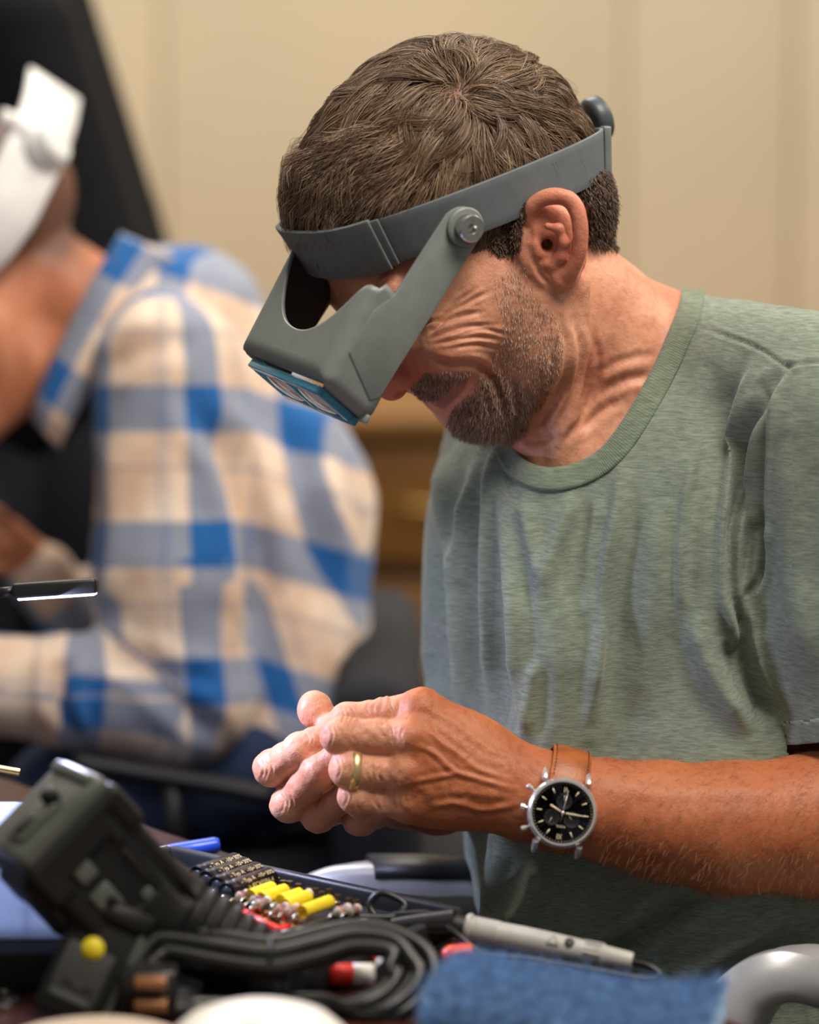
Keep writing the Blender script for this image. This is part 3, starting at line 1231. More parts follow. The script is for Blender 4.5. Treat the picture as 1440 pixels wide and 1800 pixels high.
# beard: short bristles growing down the jaw
bw = np.where(beard > 0.25)[0]
bp_ = beard[bw] * np.where(_fine[bw], 0.25, 1.0)
bi_ = rng.choice(bw, 15000, p=bp_ / bp_.sum())
dirs = np.array([-0.10, 1.0, -0.15]) + BN[bi_] * 0.8 + rng.normal(0, 0.38, (len(bi_), 3))
mous = P2[bi_][:, 0] < 835
dirs[mous & (P2[bi_][:, 1] < 705)] += np.array([0.25, 0.2, 0])
dirs /= np.linalg.norm(dirs, axis=1)[:, None]
chin = sstep(640, 740, P2[bi_][:, 1])
bl = (4.5 + 7 * chin) * rng.uniform(0.6, 1.3, len(bi_)) * (0.55 + 0.45 * beard[bi_])
tt = np.linspace(0, 1, 4)[None, :, None]
BP = BV[bi_][:, None] + dirs[:, None] * bl[:, None, None] * tt + np.array([0, 2.5, 0]) * tt ** 2
strands('beard', BP, np.array([[0.42, 0.4, 0.32, 0.16]]), M_beard, man, 'short grizzled beard and moustache')

# fine hair on the forearm
aw = np.where((P2[:, 0] > 1060) & (P2[:, 1] > 1300) & (BV[:, 2] < -150) & (BN[:, 2] < 0.3) & (BV[:, 0] < 1560))[0]
ai_ = rng.choice(aw, 4200)
dirs = np.array([-0.75, 0.55, 0]) + BN[ai_] * 0.45 + rng.normal(0, 0.4, (len(ai_), 3))
dirs /= np.linalg.norm(dirs, axis=1)[:, None]
al = rng.uniform(8, 19, len(ai_))
AP = BV[ai_][:, None] + dirs[:, None] * al[:, None, None] * tt + np.array([0, 4, 0]) * tt ** 2
strands('arm_hair', AP, np.array([[0.24, 0.22, 0.18, 0.1]]), M_armhair, man)

# ------------------------------------------------------------------ his t-shirt
shirt = Field()
for name, a, k in torso:
    a = list(a)
    if name == 'ell':
        a[1] = tuple(np.asarray(a[1]) + 14)
    else:
        a[2], a[3] = a[2] + 12, a[3] + 14
    getattr(shirt, name)(*a, **k)
SLV = SH_L + (EL_L - SH_L) * 0.95
HEMC = SH_L + (EL_L - SH_L) * 0.735
SLV_I = len(shirt.p)
shirt.chain([SH_L + np.array([0, 10, 0]), SH_L + (EL_L - SH_L) * 0.5 + np.array([-34, 0, 0]), SLV + np.array([-62, 0, 0])], [156, 172, 172], k=30)
SLR = SH_R + (EL_R - SH_R) * 0.95
shirt.chain([SH_R, SH_R + (EL_R - SH_R) * 0.5, SLR], [120, 122, 118], k=40)
shirt.cone(U(962, 872, -128), U(965, 1080, -165), 52, 70, k=70)
shirt.cone(U(985, 1180, -170), U(940, 1640, -120), 72, 100, k=90)             # the front hangs clear of the belly
TV, TQ = surface(shirt, 5.0, hi=np.array([1800, 1960, 900.0]))
TN = vnormals(TV, TQ)
TP = seen(TV)
tnear = TN[:, 2] < 0.1


def pdist(P, poly):
    """signed distance to a closed outline, negative inside"""
    poly = np.asarray(poly, float)
    d, _ = poly_dist(P, np.vstack([poly, poly[:1]]))
    return np.where(inpoly(P, poly, 1e-3) > 0.999, -d, d)


# folds: ridges (negative depth stands proud) and grooves, as the cloth hangs
td = np.zeros(len(TV))
onfront = tnear & (TV[:, 2] < 330)
for path, wd, dp in [
    ([(782, 791), (788, 924), (805, 1022)], 12, -13),
    ([(760, 790), (764, 950), (760, 1100), (752, 1210)], 16, -8),
    ([(849, 784), (824, 896), (812, 1008), (809, 1050), (824, 1207), (838, 1274)], 12, -16),
    ([(877, 777), (866, 868), (865, 980), (868, 1120), (870, 1274)], 13, -16),
    ([(884, 815), (894, 931), (905, 1050), (912, 1148), (922, 1295)], 12, -14),
    ([(912, 868), (929, 945), (950, 1040)], 14, -7),
    ([(1013, 868), (989, 924), (968, 980), (950, 1060)], 15, -9),
    ([(1059, 847), (1045, 945), (1034, 1032), (1029, 1113)], 13, -7),
    ([(1097, 791), (1083, 924), (1066, 1015), (1055, 1102), (1045, 1190), (1034, 1295)], 15, -13),
    ([(1227, 770), (1202, 910), (1197, 1015), (1200, 1080)], 10, -6),
    ([(1160, 860), (1150, 1000), (1140, 1150), (1120, 1280)], 26, -5),
    ([(940, 1155), (936, 1225), (924, 1300)], 11, -9),
    ([(1328, 639), (1307, 690), (1289, 783), (1275, 877), (1274, 1000), (1290, 1090), (1312, 1150)], 8, -7),
    ([(1219, 1069), (1241, 1158), (1269, 1213), (1330, 1300)], 22, -12),
    ([(1280, 1120), (1310, 1190), (1360, 1280)], 22, 16),
    ([(951, 1504), (933, 1575), (898, 1640)], 20, -18),
    ([(1147, 1602), (1049, 1660), (980, 1710)], 18, -14),
    ([(1244, 1571), (1150, 1622), (1067, 1669), (1000, 1730)], 20, 20),
    ([(1400, 1600), (1260, 1680), (1150, 1760)], 22, -9),
    ([(900, 1500), (870, 1570), (850, 1620)], 12, 5),
    ([(1250, 640), (1215, 760), (1180, 880)], 22, -4),
    ([(1390, 760), (1380, 900), (1400, 1060), (1440, 1200)], 24, -5)]:
    crease(td, TP, onfront, path, wd * 1.0, dp * 1.9, lobe=0.22)
# sleeve seam, the tuck in front of it, shoulder seam
for path, wd, dp in [
    ([(1382, 643), (1347, 678), (1338, 704), (1317, 755), (1305, 818), (1294, 890), (1284, 935), (1284, 1035), (1306, 1108), (1316, 1170), (1345, 1240), (1385, 1320)], 9, 22),
    ([(1384, 646), (1359, 678), (1345, 727), (1338, 783), (1336, 895), (1340, 950), (1335, 1013), (1312, 1060), (1307, 1130)], 7, 13),
    ([(1221, 571), (1261, 585), (1307, 601), (1347, 620), (1382, 643), (1412, 638), (1445, 636), (1500, 640)], 3.6, 4),
    ([(1338, 905), (1320, 950), (1310, 1010), (1307, 1090)], 12, 13)]:
    crease(td, TP, onfront, path, wd, dp)
td += 2.0 * vnoise(TV * np.array([1, 0.4, 1]), 70, 11) + 0.8 * vnoise(TV, 28, 12)
TV = TV + TN * td[:, None]
TP = seen(TV)

NECK = [(1203, 492), (1197, 540), (1184, 575), (1155, 640), (1110, 722), (1062, 788), (1012, 818), (965, 826), (930, 816), (911, 796), (904, 768), (896, 700), (900, 600), (1000, 480), (1100, 420), (1210, 420)]
front = (TN[:, 2] < 0.12) & (TV[:, 2] < 210)
dneck = np.where(front, pdist(TP, NECK), 999.0)
# the back of the opening, round the nape
_po, _pn = np.array([1150.0, 590, 120]), unit([-0.55, -0.80, 0.1])
dback = (TV - _po) @ -_pn
nearneck = np.linalg.norm(np.cross(TV - np.array([1060, 640, 60.0]), unit([-0.6, -0.8, -0.1])), axis=1) < 300
dn = np.where(front, dneck, np.where(nearneck, dback, 999.0))
dn = np.where((TP[:, 1] > 900) | (TV[:, 0] > 1330), 999.0, dn)
ax_l = unit(EL_L - SH_L)
slvf, trkf = Field(), Field()
for p_ in shirt.p:
    trkf.p.append(p_)
for i_ in range(2):
    slvf.p.append(shirt.p[SLV_I + i_])
    trkf.p.remove(shirt.p[SLV_I + i_])
slv_side = (TV[:, 0] > 1300) & (TV[:, 1] > 1000) & (slvf.ev(TV, 60.0) < trkf.ev(TV, 60.0))
dhem = np.where(slv_side, (HEMC - TV) @ ax_l, 999.0)
ax_r = unit(EL_R - SH_R)
dhr = np.where((TV[:, 2] > 60) & (np.linalg.norm(np.cross(TV - SH_R, ax_r), axis=1) < 170) & (TV[:, 0] < 1000) & (TV[:, 1] < 1460) & (TV[:, 1] > 1150), (SLR - TV) @ ax_r + 60, 999.0)
dcut = np.minimum(dn, np.minimum(dhem, dhr))
# pull the rim onto the cutting line so that it runs clean
kv = dcut > -2.5
qk = kv[TQ].all(1)
sub = TQ[qk]
ed = np.sort(np.vstack([sub[:, [0, 1]], sub[:, [1, 2]], sub[:, [2, 3]], sub[:, [3, 0]]]), 1)
ek = ed[:, 0].astype(np.int64) * len(TV) + ed[:, 1]
_u, _cn = np.unique(ek, return_counts=True)
rim = np.unique(np.concatenate([_u[_cn == 1] // len(TV), _u[_cn == 1] % len(TV)])).astype(int)
_npath = np.array(NECK + NECK[:1], float)
for i in rim:
    if front[i] and abs(dn[i]) < 14:
        best, bq = 1e9, None
        for a, b in zip(_npath[:-1], _npath[1:]):
            tt_ = np.clip(np.dot(TP[i] - a, b - a) / np.dot(b - a, b - a), 0, 1)
            c_ = a + tt_ * (b - a)
            dd = np.linalg.norm(TP[i] - c_)
            if dd < best:
                best, bq = dd, c_
        kk = (DIST + TV[i, 2]) / DIST
        TV[i, :2] += (bq - TP[i]) * kk
    elif slv_side[i] and abs(dhem[i]) < 14:
        TV[i] += ax_l * dhem[i] * 0.95


def heather(name, dark, lite, angle=0.0, rib=None):
    m, nt, b = new_mat(name)
    tc = node(nt, 'ShaderNodeTexCoord')
    mp = node(nt, 'ShaderNodeMapping')
    mp.inputs['Rotation'].default_value = (0, angle, 0)
    mp.inputs['Scale'].default_value = (130, 130, 1150)
    lnk(nt, tc.outputs['Object'], mp.inputs[0])
    nz = node(nt, 'ShaderNodeTexNoise', Scale=1.0, Detail=5.0)
    lnk(nt, mp.outputs[0], nz.inputs['Vector'])
    n2 = node(nt, 'ShaderNodeTexNoise', Scale=1500.0, Detail=2.0)
    lnk(nt, tc.outputs['Object'], n2.inputs['Vector'])
    f = mth(nt, 'ADD', mth(nt, 'MULTIPLY', nz.outputs[0], 0.75), mth(nt, 'MULTIPLY', n2.outputs[0], 0.25))
    c = ramp(nt, f, [(0.33, dark), (0.67, lite)])
    lnk(nt, c, b.inputs['Base Color'])
    b.inputs['Roughness'].default_value = 0.92
    b.inputs['Specular IOR Level'].default_value = 0.15
    b.inputs['Sheen Weight'].default_value = 0.25
    b.inputs['Sheen Roughness'].default_value = 0.5
    bp = node(nt, 'ShaderNodeBump', Strength=0.35, Distance=0.0006)
    hgt = n2.outputs[0]
    if rib:
        w = attr(nt, 'rib').outputs['Fac']
        hgt = mth(nt, 'ADD', mth(nt, 'MULTIPLY', mth(nt, 'SINE', mth(nt, 'MULTIPLY', w, rib)), 0.5), n2.outputs[0])
    lnk(nt, hgt, bp.inputs['Height'])
    lnk(nt, bp.outputs[0], b.inputs['Normal'])
    return m


M_shirt = heather('sage_jersey', srgb(98, 110, 98), srgb(140, 152, 137))
M_sleeve = heather('sage_jersey_sleeve', srgb(98, 110, 98), srgb(138, 150, 135), angle=R(-28))
M_collar = heather('sage_rib', srgb(92, 106, 90), srgb(128, 141, 122), rib=1.6)


def submesh(V, Q, keep):
    q = Q[keep]
    ids, inv = np.unique(q, return_inverse=True)
    return V[ids], inv.reshape(-1, 4), ids


dq = dcut[TQ]
is_col = (dn[TQ].max(1) < 37) & qk
is_hem = (dhem[TQ].max(1) < 40) & qk & ~is_col
sleeve_f = (slv_side | ((TV[:, 0] > 1350) & (np.linalg.norm(np.cross(TV - SH_L, ax_l), axis=1) < 220) & (pdist(TP, [(1382, 643), (1338, 704), (1305, 818), (1284, 935), (1284, 1035), (1306, 1108), (1385, 1320), (1900, 1500), (1900, 640), (1445, 636)]) < 0)))[TQ].all(1)
keepf = qk & ~is_hem
sv, sq, sid = submesh(TV, TQ, keepf)
so = link_mesh('t_shirt', W(sv), sq, None, man, mats=[M_shirt, M_sleeve], fmat=sleeve_f[keepf].astype(int))
solidify(so, 2.6 * SC)
# ribbed collar: a clean band laid along the neckline, plus the back of the neck
_fi = np.where(front & (dn > -8) & (dn < 70) & (TV[:, 2] < 205))[0]
kd2 = KDTree(len(_fi))
for j, i in enumerate(_fi):
    kd2.insert((TP[i, 0], TP[i, 1], 0), j)
kd2.balance()
npth = catmull(np.array([(1201, 512)] + NECK[1:12], float), 9)
tn_ = np.gradient(npth, axis=0)
tn_ /= np.linalg.norm(tn_, axis=1)[:, None]
nr_ = np.stack([-tn_[:, 1], tn_[:, 0]], 1)
if inpoly(npth[40:41] + nr_[40:41] * 12, NECK, 1e-3)[0] > 0.5:
    nr_ = -nr_
nr_ = np.array([nr_[max(0, i - 4):i + 5].mean(0) for i in range(len(nr_))])
NAC = 7
cz = np.zeros((len(npth), NAC))
cpx = np.zeros((len(npth), NAC, 2))
for j in range(NAC):
    o_ = -2 + 40 * j / (NAC - 1)
    cpx[:, j] = npth + nr_ * o_
    for i in range(len(npth)):
        hits = kd2.find_n((cpx[i, j, 0], cpx[i, j, 1], 0), 6)
        cz[i, j] = np.mean([TV[_fi[h[1]], 2] for h in hits])
for _ in range(6):
    cz[1:-1] = (cz[:-2] + 2 * cz[1:-1] + cz[2:]) / 4
cst = np.array([[U(*cpx[i, j], cz[i, j]) for j in range(NAC)] for i in range(len(npth))])
cf = []
for i in range(len(npth) - 1):
    for j in range(NAC - 1):
        cf.append([i * NAC + j, i * NAC + j + 1, (i + 1) * NAC + j + 1, (i + 1) * NAC + j])
cstf = cst.reshape(-1, 3)
cnn = vnormals(cstf, np.array(cf))
if cnn[:, 2].mean() > 0:
    cf = [f[::-1] for f in cf]
    cnn = -cnn
cstf = cstf + cnn * 5.0
bcol = is_col & ~front[TQ].any(1)
cv, cq, cid = submesh(TV + TN * 2.0, TQ, bcol)
cV, cF = join((cstf, cf), (cv, cq.tolist()))
rib = np.concatenate([np.repeat(np.arange(len(npth)) * 8.0, NAC), np.arctan2(cv[:, 1] - 650, cv[:, 0] - 1050) * 220])
co_ = link_mesh('collar', W(cV), cF, M_collar, so, attrs={'rib': rib})
solidify(co_, 5.0 * SC)
_hm = np.abs(dhem - 40) < 3.2
TVh = TV + TN * 2.0
TVh[_hm] += ax_l * (dhem[_hm] - 40)[:, None]
hv_, hq_, hid = submesh(TVh, TQ, is_hem)
if len(hq_):
    ho_ = link_mesh('sleeve_hem', W(hv_), hq_, M_sleeve, so)
    solidify(ho_, 5.0 * SC)

# ------------------------------------------------------------------ the magnifier he wears
VW_ = unit([0.45, 0.20, -0.87])
VG = unit(np.array([-0.47, 0.88, 0]) - VW_ * np.dot([-0.47, 0.88, 0], VW_))      # from the brow out to the lenses
VV = np.cross(VG, VW_)
if VV[0] < 0:
    VV = -VV                                                                      # from the top of the hood to its underside
VPIV = HP(815, 398, 90)


def VP(px, py, off=0.0):
    z = VPIV[2]
    for _ in range(5):
        q = U(px, py, z)
        z = VPIV[2] + (off - VW_[0] * (q[0] - VPIV[0]) - VW_[1] * (q[1] - VPIV[1])) / VW_[2]
    return U(px, py, z)


M_grey = mat('grey_plastic', srgb(122, 129, 127), 0.42, var=0.03, vscale=120, bump=0.06, bscale=900)
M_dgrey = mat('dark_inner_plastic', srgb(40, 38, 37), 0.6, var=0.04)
M_pad = mat('headband_pad', srgb(104, 110, 112), 0.7, var=0.05, vscale=200, bump=0.2, bscale=1200)
M_strap = mat('headband_strap', srgb(98, 106, 110), 0.55, var=0.03, vscale=150, bump=0.1, bscale=1500)
M_metal = mat('brushed_metal', srgb(200, 200, 198), 0.28, 1.0, var=0.05, vscale=300)
hs = thing('magnifier_headset', 'grey hood magnifier on a headband worn by the man in green', 'magnifier', W(VPIV))

# headband: a strap round the head in a plane tipped back from the brow
B1 = unit(0.98 * HF + 0.165 * HH)
B3 = unit(HH - B1 * np.dot(HH, B1))
CB = HP(781, 368)
BA, BB = 241.0, 220.0


def band(th, h, grow=0.0):
    a, b_ = BA + grow + 48 * sstep(0.0, 0.9, -np.cos(th)), BB + grow
    c_, s_ = np.cos(th), np.sin(th)
    e = 0.88
    c2, s2 = np.sign(c_) * np.abs(c_) ** e, np.sign(s_) * np.abs(s_) ** e
    flare = 1 + 0.05 * h / 45
    return CB + (a * flare * c2)[:, None] * B1 + (b_ * flare * s2)[:, None] * HW + h[:, None] * B3


def strap(name, t0, t1, half, grow, m, par, n=64, thick=7.0, lift=None):
    def fn(u, v):
        th = t0 + (t1 - t0) * u
        hh = (v * 2 - 1) * half
        if lift is not None:
            hh = hh + lift(th)
        return W(band(th, hh, grow))
    V, F = g_grid(fn, n, 7)
    o = link_mesh(name, V, F, m, par)
    solidify(o, thick * SC, 1.0)
    bv = o.modifiers.new('edge', 'BEVEL')
    bv.width = 1.6 * SC
    bv.segments = 2
    bv.limit_method = 'ANGLE'
    return o


_lift = lambda th: 26 * (1 - sstep(-0.55, 0.62, th)) * (th > -1.6) + 26 * (th <= -1.6) * sstep(-3.1, -1.6, th)
hb = strap('headband', -math.pi, math.pi, 40, 0, M_strap, hs, 120, lift=_lift)
strap('forehead_pad', -0.95, 0.74, 46, 12, M_pad, hb, 60, 9, lift=_lift)
strap('buckle', math.pi - 0.42, math.pi - 0.18, 40, 8, M_grey, hb, 12, 12)
strap('keeper', 0.70, 0.80, 42, 10, M_strap, hb, 6, 6)
kc = band(np.array([math.pi]), np.array([50.0]), 8)[0]
kfr = frame_z(W(kc), W(kc - B1 * 10) - W(kc))
link_mesh('adjusting_knob', *g_lathe([(0, 0), (30 * SC, 0), (38 * SC, 4 * SC), (40 * SC, 8 * SC), (40 * SC, 26 * SC), (36 * SC, 30 * SC), (12 * SC, 30 * SC), (0, 28 * SC)], kfr, 36), mat('knob_plastic', srgb(70, 80, 86), 0.4), hs)
autosmooth(hs.children[-1], 40)

# hood: a U-shaped sheet, cut out for the brow, open to the face
TOPN = VP(585, 640, -2)                                # near top edge, a point along it
def hood_pt(px, py, off=0.0):
    return VP(px, py, off)


O_h = VP(562, 668, 0)                                  # near front top corner
def loc(p):
    d = np.asarray(p) - O_h
    return np.array([np.dot(d, VW_), np.dot(d, VG), np.dot(d, VV)])


HWID = 338.0
HDEP = 116.0
prof = []                                              # (w, v) round the U, with rounded corners
rc = 30.0
for v in np.linspace(HDEP, rc, 5):
    prof.append((0.0, v))
for a in np.linspace(0, math.pi / 2, 7)[1:]:
    prof.append((-rc + rc * math.cos(a), rc - rc * math.sin(a)))
for w in np.linspace(-rc, -HWID + rc, 34)[1:-1]:
    prof.append((w, 0.0))
for a in np.linspace(0, math.pi / 2, 7):
    prof.append((-HWID + rc - rc * math.sin(a), rc - rc * math.cos(a)))
for v in np.linspace(rc, HDEP, 5)[1:]:
    prof.append((-HWID, v))
prof = np.array(prof)
npf = len(prof)


def back_edge(w, v):
    """how far back the sheet reaches: straight sides, a round bite out of the top for the brow"""
    if v > rc - 1 and w > -1:
        return -190 + 0.35 * (v - rc)
    if v > rc - 1:
        return -212 + 0.30 * (v - rc)
    s = np.clip((-w - 12) / (HWID - 24), 0, 1)
    bite = 132 * (1 - (abs(s - 0.56) / 0.56 if s < 0.56 else (s - 0.56) / 0.44) ** 2.4)
    return -178 - 40 * s + bite


backs = np.array([back_edge(*p) for p in prof])
rows = []
NQ = 16
for q in np.linspace(0, 1, NQ):
    g = backs + (-24 + 0.20 * prof[:, 1] - backs) * q
    rows.append(np.stack([prof[:, 0], g, prof[:, 1]], 1))
cw, cvv = -HWID / 2, HDEP / 2
for a in np.linspace(0, math.pi / 2, 6)[1:]:            # the front edge rolls over into the lens frame
    inw = 24 * (1 - math.cos(a))
    p = prof.copy()
    p[:, 0] = np.where(p[:, 0] > cw, np.minimum(p[:, 0], -inw), np.maximum(p[:, 0], -HWID + inw))
    p[:, 1] = np.maximum(p[:, 1], inw)
    g = -24 + 24 * math.sin(a) + 0.20 * prof[:, 1]
    rows.append(np.stack([p[:, 0], g, p[:, 1]], 1))
p2 = p.copy()
p2[:, 0] = np.where(p2[:, 0] > cw, np.minimum(p2[:, 0], -46), np.maximum(p2[:, 0], -HWID + 46))
p2[:, 1] = np.clip(p2[:, 1], 34, None)
rows.append(np.stack([p2[:, 0], 0.20 * prof[:, 1], p2[:, 1]], 1))
HV = np.vstack(rows)
HFc = []
for i in range(len(rows) - 1):
    for k in range(npf - 1):
        HFc.append([i * npf + k, (i + 1) * npf + k, (i + 1) * npf + k + 1, i * npf + k + 1])
HVu = O_h + HV[:, :1] * VW_ + HV[:, 1:2] * VG + HV[:, 2:] * VV
# a two-sided shell: grey outside, dark inside
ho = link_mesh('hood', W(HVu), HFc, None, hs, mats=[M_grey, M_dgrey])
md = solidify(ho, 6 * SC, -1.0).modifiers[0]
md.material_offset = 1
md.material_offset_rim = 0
# which way do the faces look?  make the outside the front
_nn = vnormals(HVu, HFc)
if np.dot(_nn[8 * npf + npf // 2], VV) > 0:
    ho.data.flip_normals()
# bottom lip closing the front under the lenses
V1 = O_h + np.array([[-w, 0, 0] for w in (0, HWID)]) @ np.array([VW_, VG, VV])
lipc = O_h - VW_ * HWID / 2 + VG * (0.20 * HDEP - 4) + VV * (HDEP - 4)
link_mesh('front_lip', *g_box(W(lipc), (HWID * SC, 16 * SC, 9 * SC), np.array([W(VW_ + 0) - W(np.zeros(3)), W(VG + 0) - W(np.zeros(3)), W(VV + 0) - W(np.zeros(3))]) / SC, 3 * SC), M_grey, ho)


def dirw(v):
    return (W(np.asarray(v, float)) - W(np.zeros(3))) / SC


# side arms: flat plates from the pivots down onto the hood
def arm_plate(off, name):
    px = [(786, 376), (742, 443), (694, 519), (657, 545), (613, 620), (650, 704), (668, 698), (704, 640), (760, 552), (820, 455), (846, 414)]
    cpt = np.array([815, 398.0])
    a0, a1 = math.atan2(414 - 398, 846 - 815), math.atan2(376 - 398, 786 - 815)
    arc = [tuple(cpt + 35 * np.array([math.cos(a), math.sin(a)])) for a in np.linspace(a0, a1 - 0.0, 10)[1:-1]] if a1 < a0 else []
    if not arc:
        arc = [tuple(cpt + 35 * np.array([math.cos(a), math.sin(a)])) for a in np.linspace(a0, a1 - 2 * math.pi, 10)[1:-1]]
    P3 = np.array([VP(x, y, 0) for x, y in px + arc])
    ex, ey = VG, VV
    loc2 = [(np.dot(p - VPIV, ex) * SC, np.dot(p - VPIV, ey) * SC) for p in P3]
    fr = (W(VPIV + VW_ * off), dirw(ex), dirw(ey), dirw(VW_))
    return autosmooth(link_mesh(name, *g_prism(loc2, 9 * SC, fr, 2.2 * SC), M_grey, hs), 30)


arm_plate(-6.5, 'side_arm')
FAR_OFF = -2 * np.dot(VPIV - HO, HW) + 0
arm_plate(-HWID - 10, 'side_arm')
for off, sgn in ((5, 1), (-HWID - 10, -1)):
    pc = VPIV + VW_ * off
    fr = frame_z(W(pc), dirw(VW_) * sgn)
    k_ = link_mesh('washer', *g_lathe([(0, 0), (33 * SC, 0), (33 * SC, 4 * SC), (30 * SC, 6 * SC), (0, 6 * SC)], fr, 40), M_grey, hs)
    autosmooth(k_, 30)
    s_ = link_mesh('pivot_screw', *g_lathe([(22 * SC, 6 * SC), (23 * SC, 8 * SC), (23 * SC, 24 * SC), (21 * SC, 27 * SC), (9 * SC, 27 * SC), (7.5 * SC, 25 * SC), (5 * SC, 18 * SC), (0, 17 * SC)], fr, 40), M_metal, hs)
    autosmooth(s_, 30)

# lens plate: blue clear acrylic with two magnifying lenses
m_bl, nt, b = new_mat('blue_acrylic')
b.inputs['Base Color'].default_value = srgb(40, 150, 200)
b.inputs['Roughness'].default_value = 0.08
b.inputs['Transmission Weight'].default_value = 0.35
b.inputs['IOR'].default_value = 1.45
nz = node(nt, 'ShaderNodeTexNoise', Scale=90.0)
lnk(nt, ramp(nt, nz.outputs[0], [(0.3, srgb(30, 140, 196)), (0.7, srgb(120, 208, 236))]), b.inputs['Base Color'])
m_gl, nt, b = new_mat('lens_glass')
b.inputs['Base Color'].default_value = srgb(250, 250, 245)  # whitish base stands in for reflections on the lenses
b.inputs['Roughness'].default_value = 0.03
b.inputs['Transmission Weight'].default_value = 0.3
b.inputs['Coat Weight'].default_value = 0.8
b.inputs['IOR'].default_value = 1.5
nz = node(nt, 'ShaderNodeTexNoise', Scale=40.0)
lnk(nt, ramp(nt, nz.outputs[0], [(0.3, srgb(236, 240, 240)), (0.7, srgb(255, 252, 246))]), b.inputs['Base Color'])
VT = unit(VV + 0.20 * VG)                                # down the lens plate
VN = unit(VG - VT * np.dot(VG, VT))                     # out of it
PO = O_h - VW_ * 28 + VT * 20 + VN * 1.5
pw, ph = HWID - 66, 98.0
fr = (W(PO), dirw(-VW_), dirw(VT), dirw(VN))
lp = thing('x', 'x', 'x', W(PO)) if False else None
rimp = []
for (x0, x1, y0, y1) in ((0, pw, 0, 14), (0, pw, ph - 14, ph), (0, 12, 14, ph - 14), (pw - 12, pw, 14, ph - 14), (pw / 2 - 7, pw / 2 + 7, 14, ph - 14)):
    rimp.append(g_prism([(x0 * SC, y0 * SC), (x1 * SC, y0 * SC), (x1 * SC, y1 * SC), (x0 * SC, y1 * SC)], 14 * SC, fr, 2 * SC))
lpo = autosmooth(link_mesh('lens_plate', *join(*rimp), m_bl, hs), 30)
for i in range(2):
    lc = PO - VW_ * (pw * (0.27 if i == 0 else 0.73)) + VT * ph / 2 + VN * 3
    lf = (W(lc), dirw(-VW_), dirw(VT), dirw(VN))
    th = np.linspace(0, 2 * np.pi, 36, endpoint=False)
    rx, ry = pw * 0.225, ph * 0.42
    V = [W(lc + VN * 15)]
    for s, hgt in ((0.5, 13), (0.8, 10), (1.0, 4)):
        V += [W(lc - VW_ * rx * s * math.cos(a) + VT * ry * s * math.sin(a) + VN * hgt) for a in th]
    for s, hgt in ((1.0, -1), (0.5, -4)):
        V += [W(lc - VW_ * rx * s * math.cos(a) + VT * ry * s * math.sin(a) + VN * hgt) for a in th]
    F = [[0, 1 + k, 1 + (k + 1) % 36] for k in range(36)]
    for r_ in range(4):
        F += [[1 + r_ * 36 + k, 1 + (r_ + 1) * 36 + k, 1 + (r_ + 1) * 36 + (k + 1) % 36, 1 + r_ * 36 + (k + 1) % 36] for k in range(36)]
    F.append([1 + 4 * 36 + k for k in range(36)])
    link_mesh('lens', np.array(V), F, m_gl, lpo)

# ------------------------------------------------------------------ wedding ring
rd = unit(fingersL[2][0][1] - fingersL[2][0][0])
rcn = fingersL[2][0][0] + (fingersL[2][0][1] - fingersL[2][0][0]) * 0.90
th = np.linspace(0, 2 * np.pi, 48, endpoint=False)
rx_ = unit(np.cross(rd, [0, 1, 0]))
ry_ = np.cross(rd, rx_)
rpath = np.array([rcn + 32.5 * (math.cos(a) * rx_ + math.sin(a) * ry_) for a in th])
M_gold = mat('gold', srgb(232, 204, 146), 0.34, 0.85, var=0.03)
ring = link_mesh('ring', W(np.zeros((1, 3)) + rcn), [], M_gold)
bpy.data.objects.remove(ring, do_unlink=True)
RV, RF = [], []
for a in th:
    d_ = math.cos(a) * rx_ + math.sin(a) * ry_
    for (dr, da) in ((0, -9), (3.0, -7), (4.0, 0), (3.0, 7), (0, 9), (-1.5, 0)):
        RV.append(W(rcn + (31.5 + dr) * d_ + rd * da))
for i in range(48):
    for k in range(6):
        RF.append([i * 6 + k, i * 6 + (k + 1) % 6, ((i + 1) % 48) * 6 + (k + 1) % 6, ((i + 1) % 48) * 6 + k])
ring = link_mesh('ring', np.array(RV), RF, M_gold)
tag(ring, 'plain gold ring on the ring finger of the near hand', 'ring')

# ------------------------------------------------------------------ wrist watch
wc = U(988, 1429, -418)
wn = unit([0.06, -0.10, -1.0])
w12 = unit(np.array([-0.16, 1.0, 0]) - wn * np.dot([-0.16, 1.0, 0], wn))     # towards the figure twelve
w3 = np.cross(w12, wn)
if w3[0] > 0:
    w3 = -w3                                                                 # towards three o'clock: the crown side
watch = thing('wrist_watch', 'steel chronograph watch with dark dial and tan leather strap on the wrist', 'watch', W(wc))
M_steel = mat('polished_steel', srgb(232, 230, 226), 0.24, 0.75, var=0.03)
M_dial = mat('navy_dial', srgb(16, 18, 26), 0.3, var=0.1, vscale=300)
M_mark = mat('dial_marks', srgb(226, 214, 178), 0.35, var=0.03)
M_leather = mat('tan_leather', srgb(166, 92, 42), 0.42, var=0.12, vscale=90, bump=0.25, bscale=700)
M_leath2 = mat('leather_edge', srgb(84, 50, 32), 0.6, var=0.1)
M_stitch = mat('stitch_thread', srgb(60, 36, 24), 0.7)
wfr = (W(wc), dirw(w3), dirw(-w12) * 1.0, dirw(wn))
wfr = (W(wc), dirw(w3), dirw(np.cross(wn, w3)), dirw(wn))
u_ = SC
case = autosmooth(link_mesh('case', *g_lathe([(0, -12 * u_), (50 * u_, -12 * u_), (56 * u_, -6 * u_), (58 * u_, 0), (58 * u_, 6 * u_), (57 * u_, 9 * u_), (53.5 * u_, 13 * u_), (50.5 * u_, 13 * u_), (49.5 * u_, 8 * u_), (0, 8 * u_)], wfr, 72), M_steel, watch), 25)
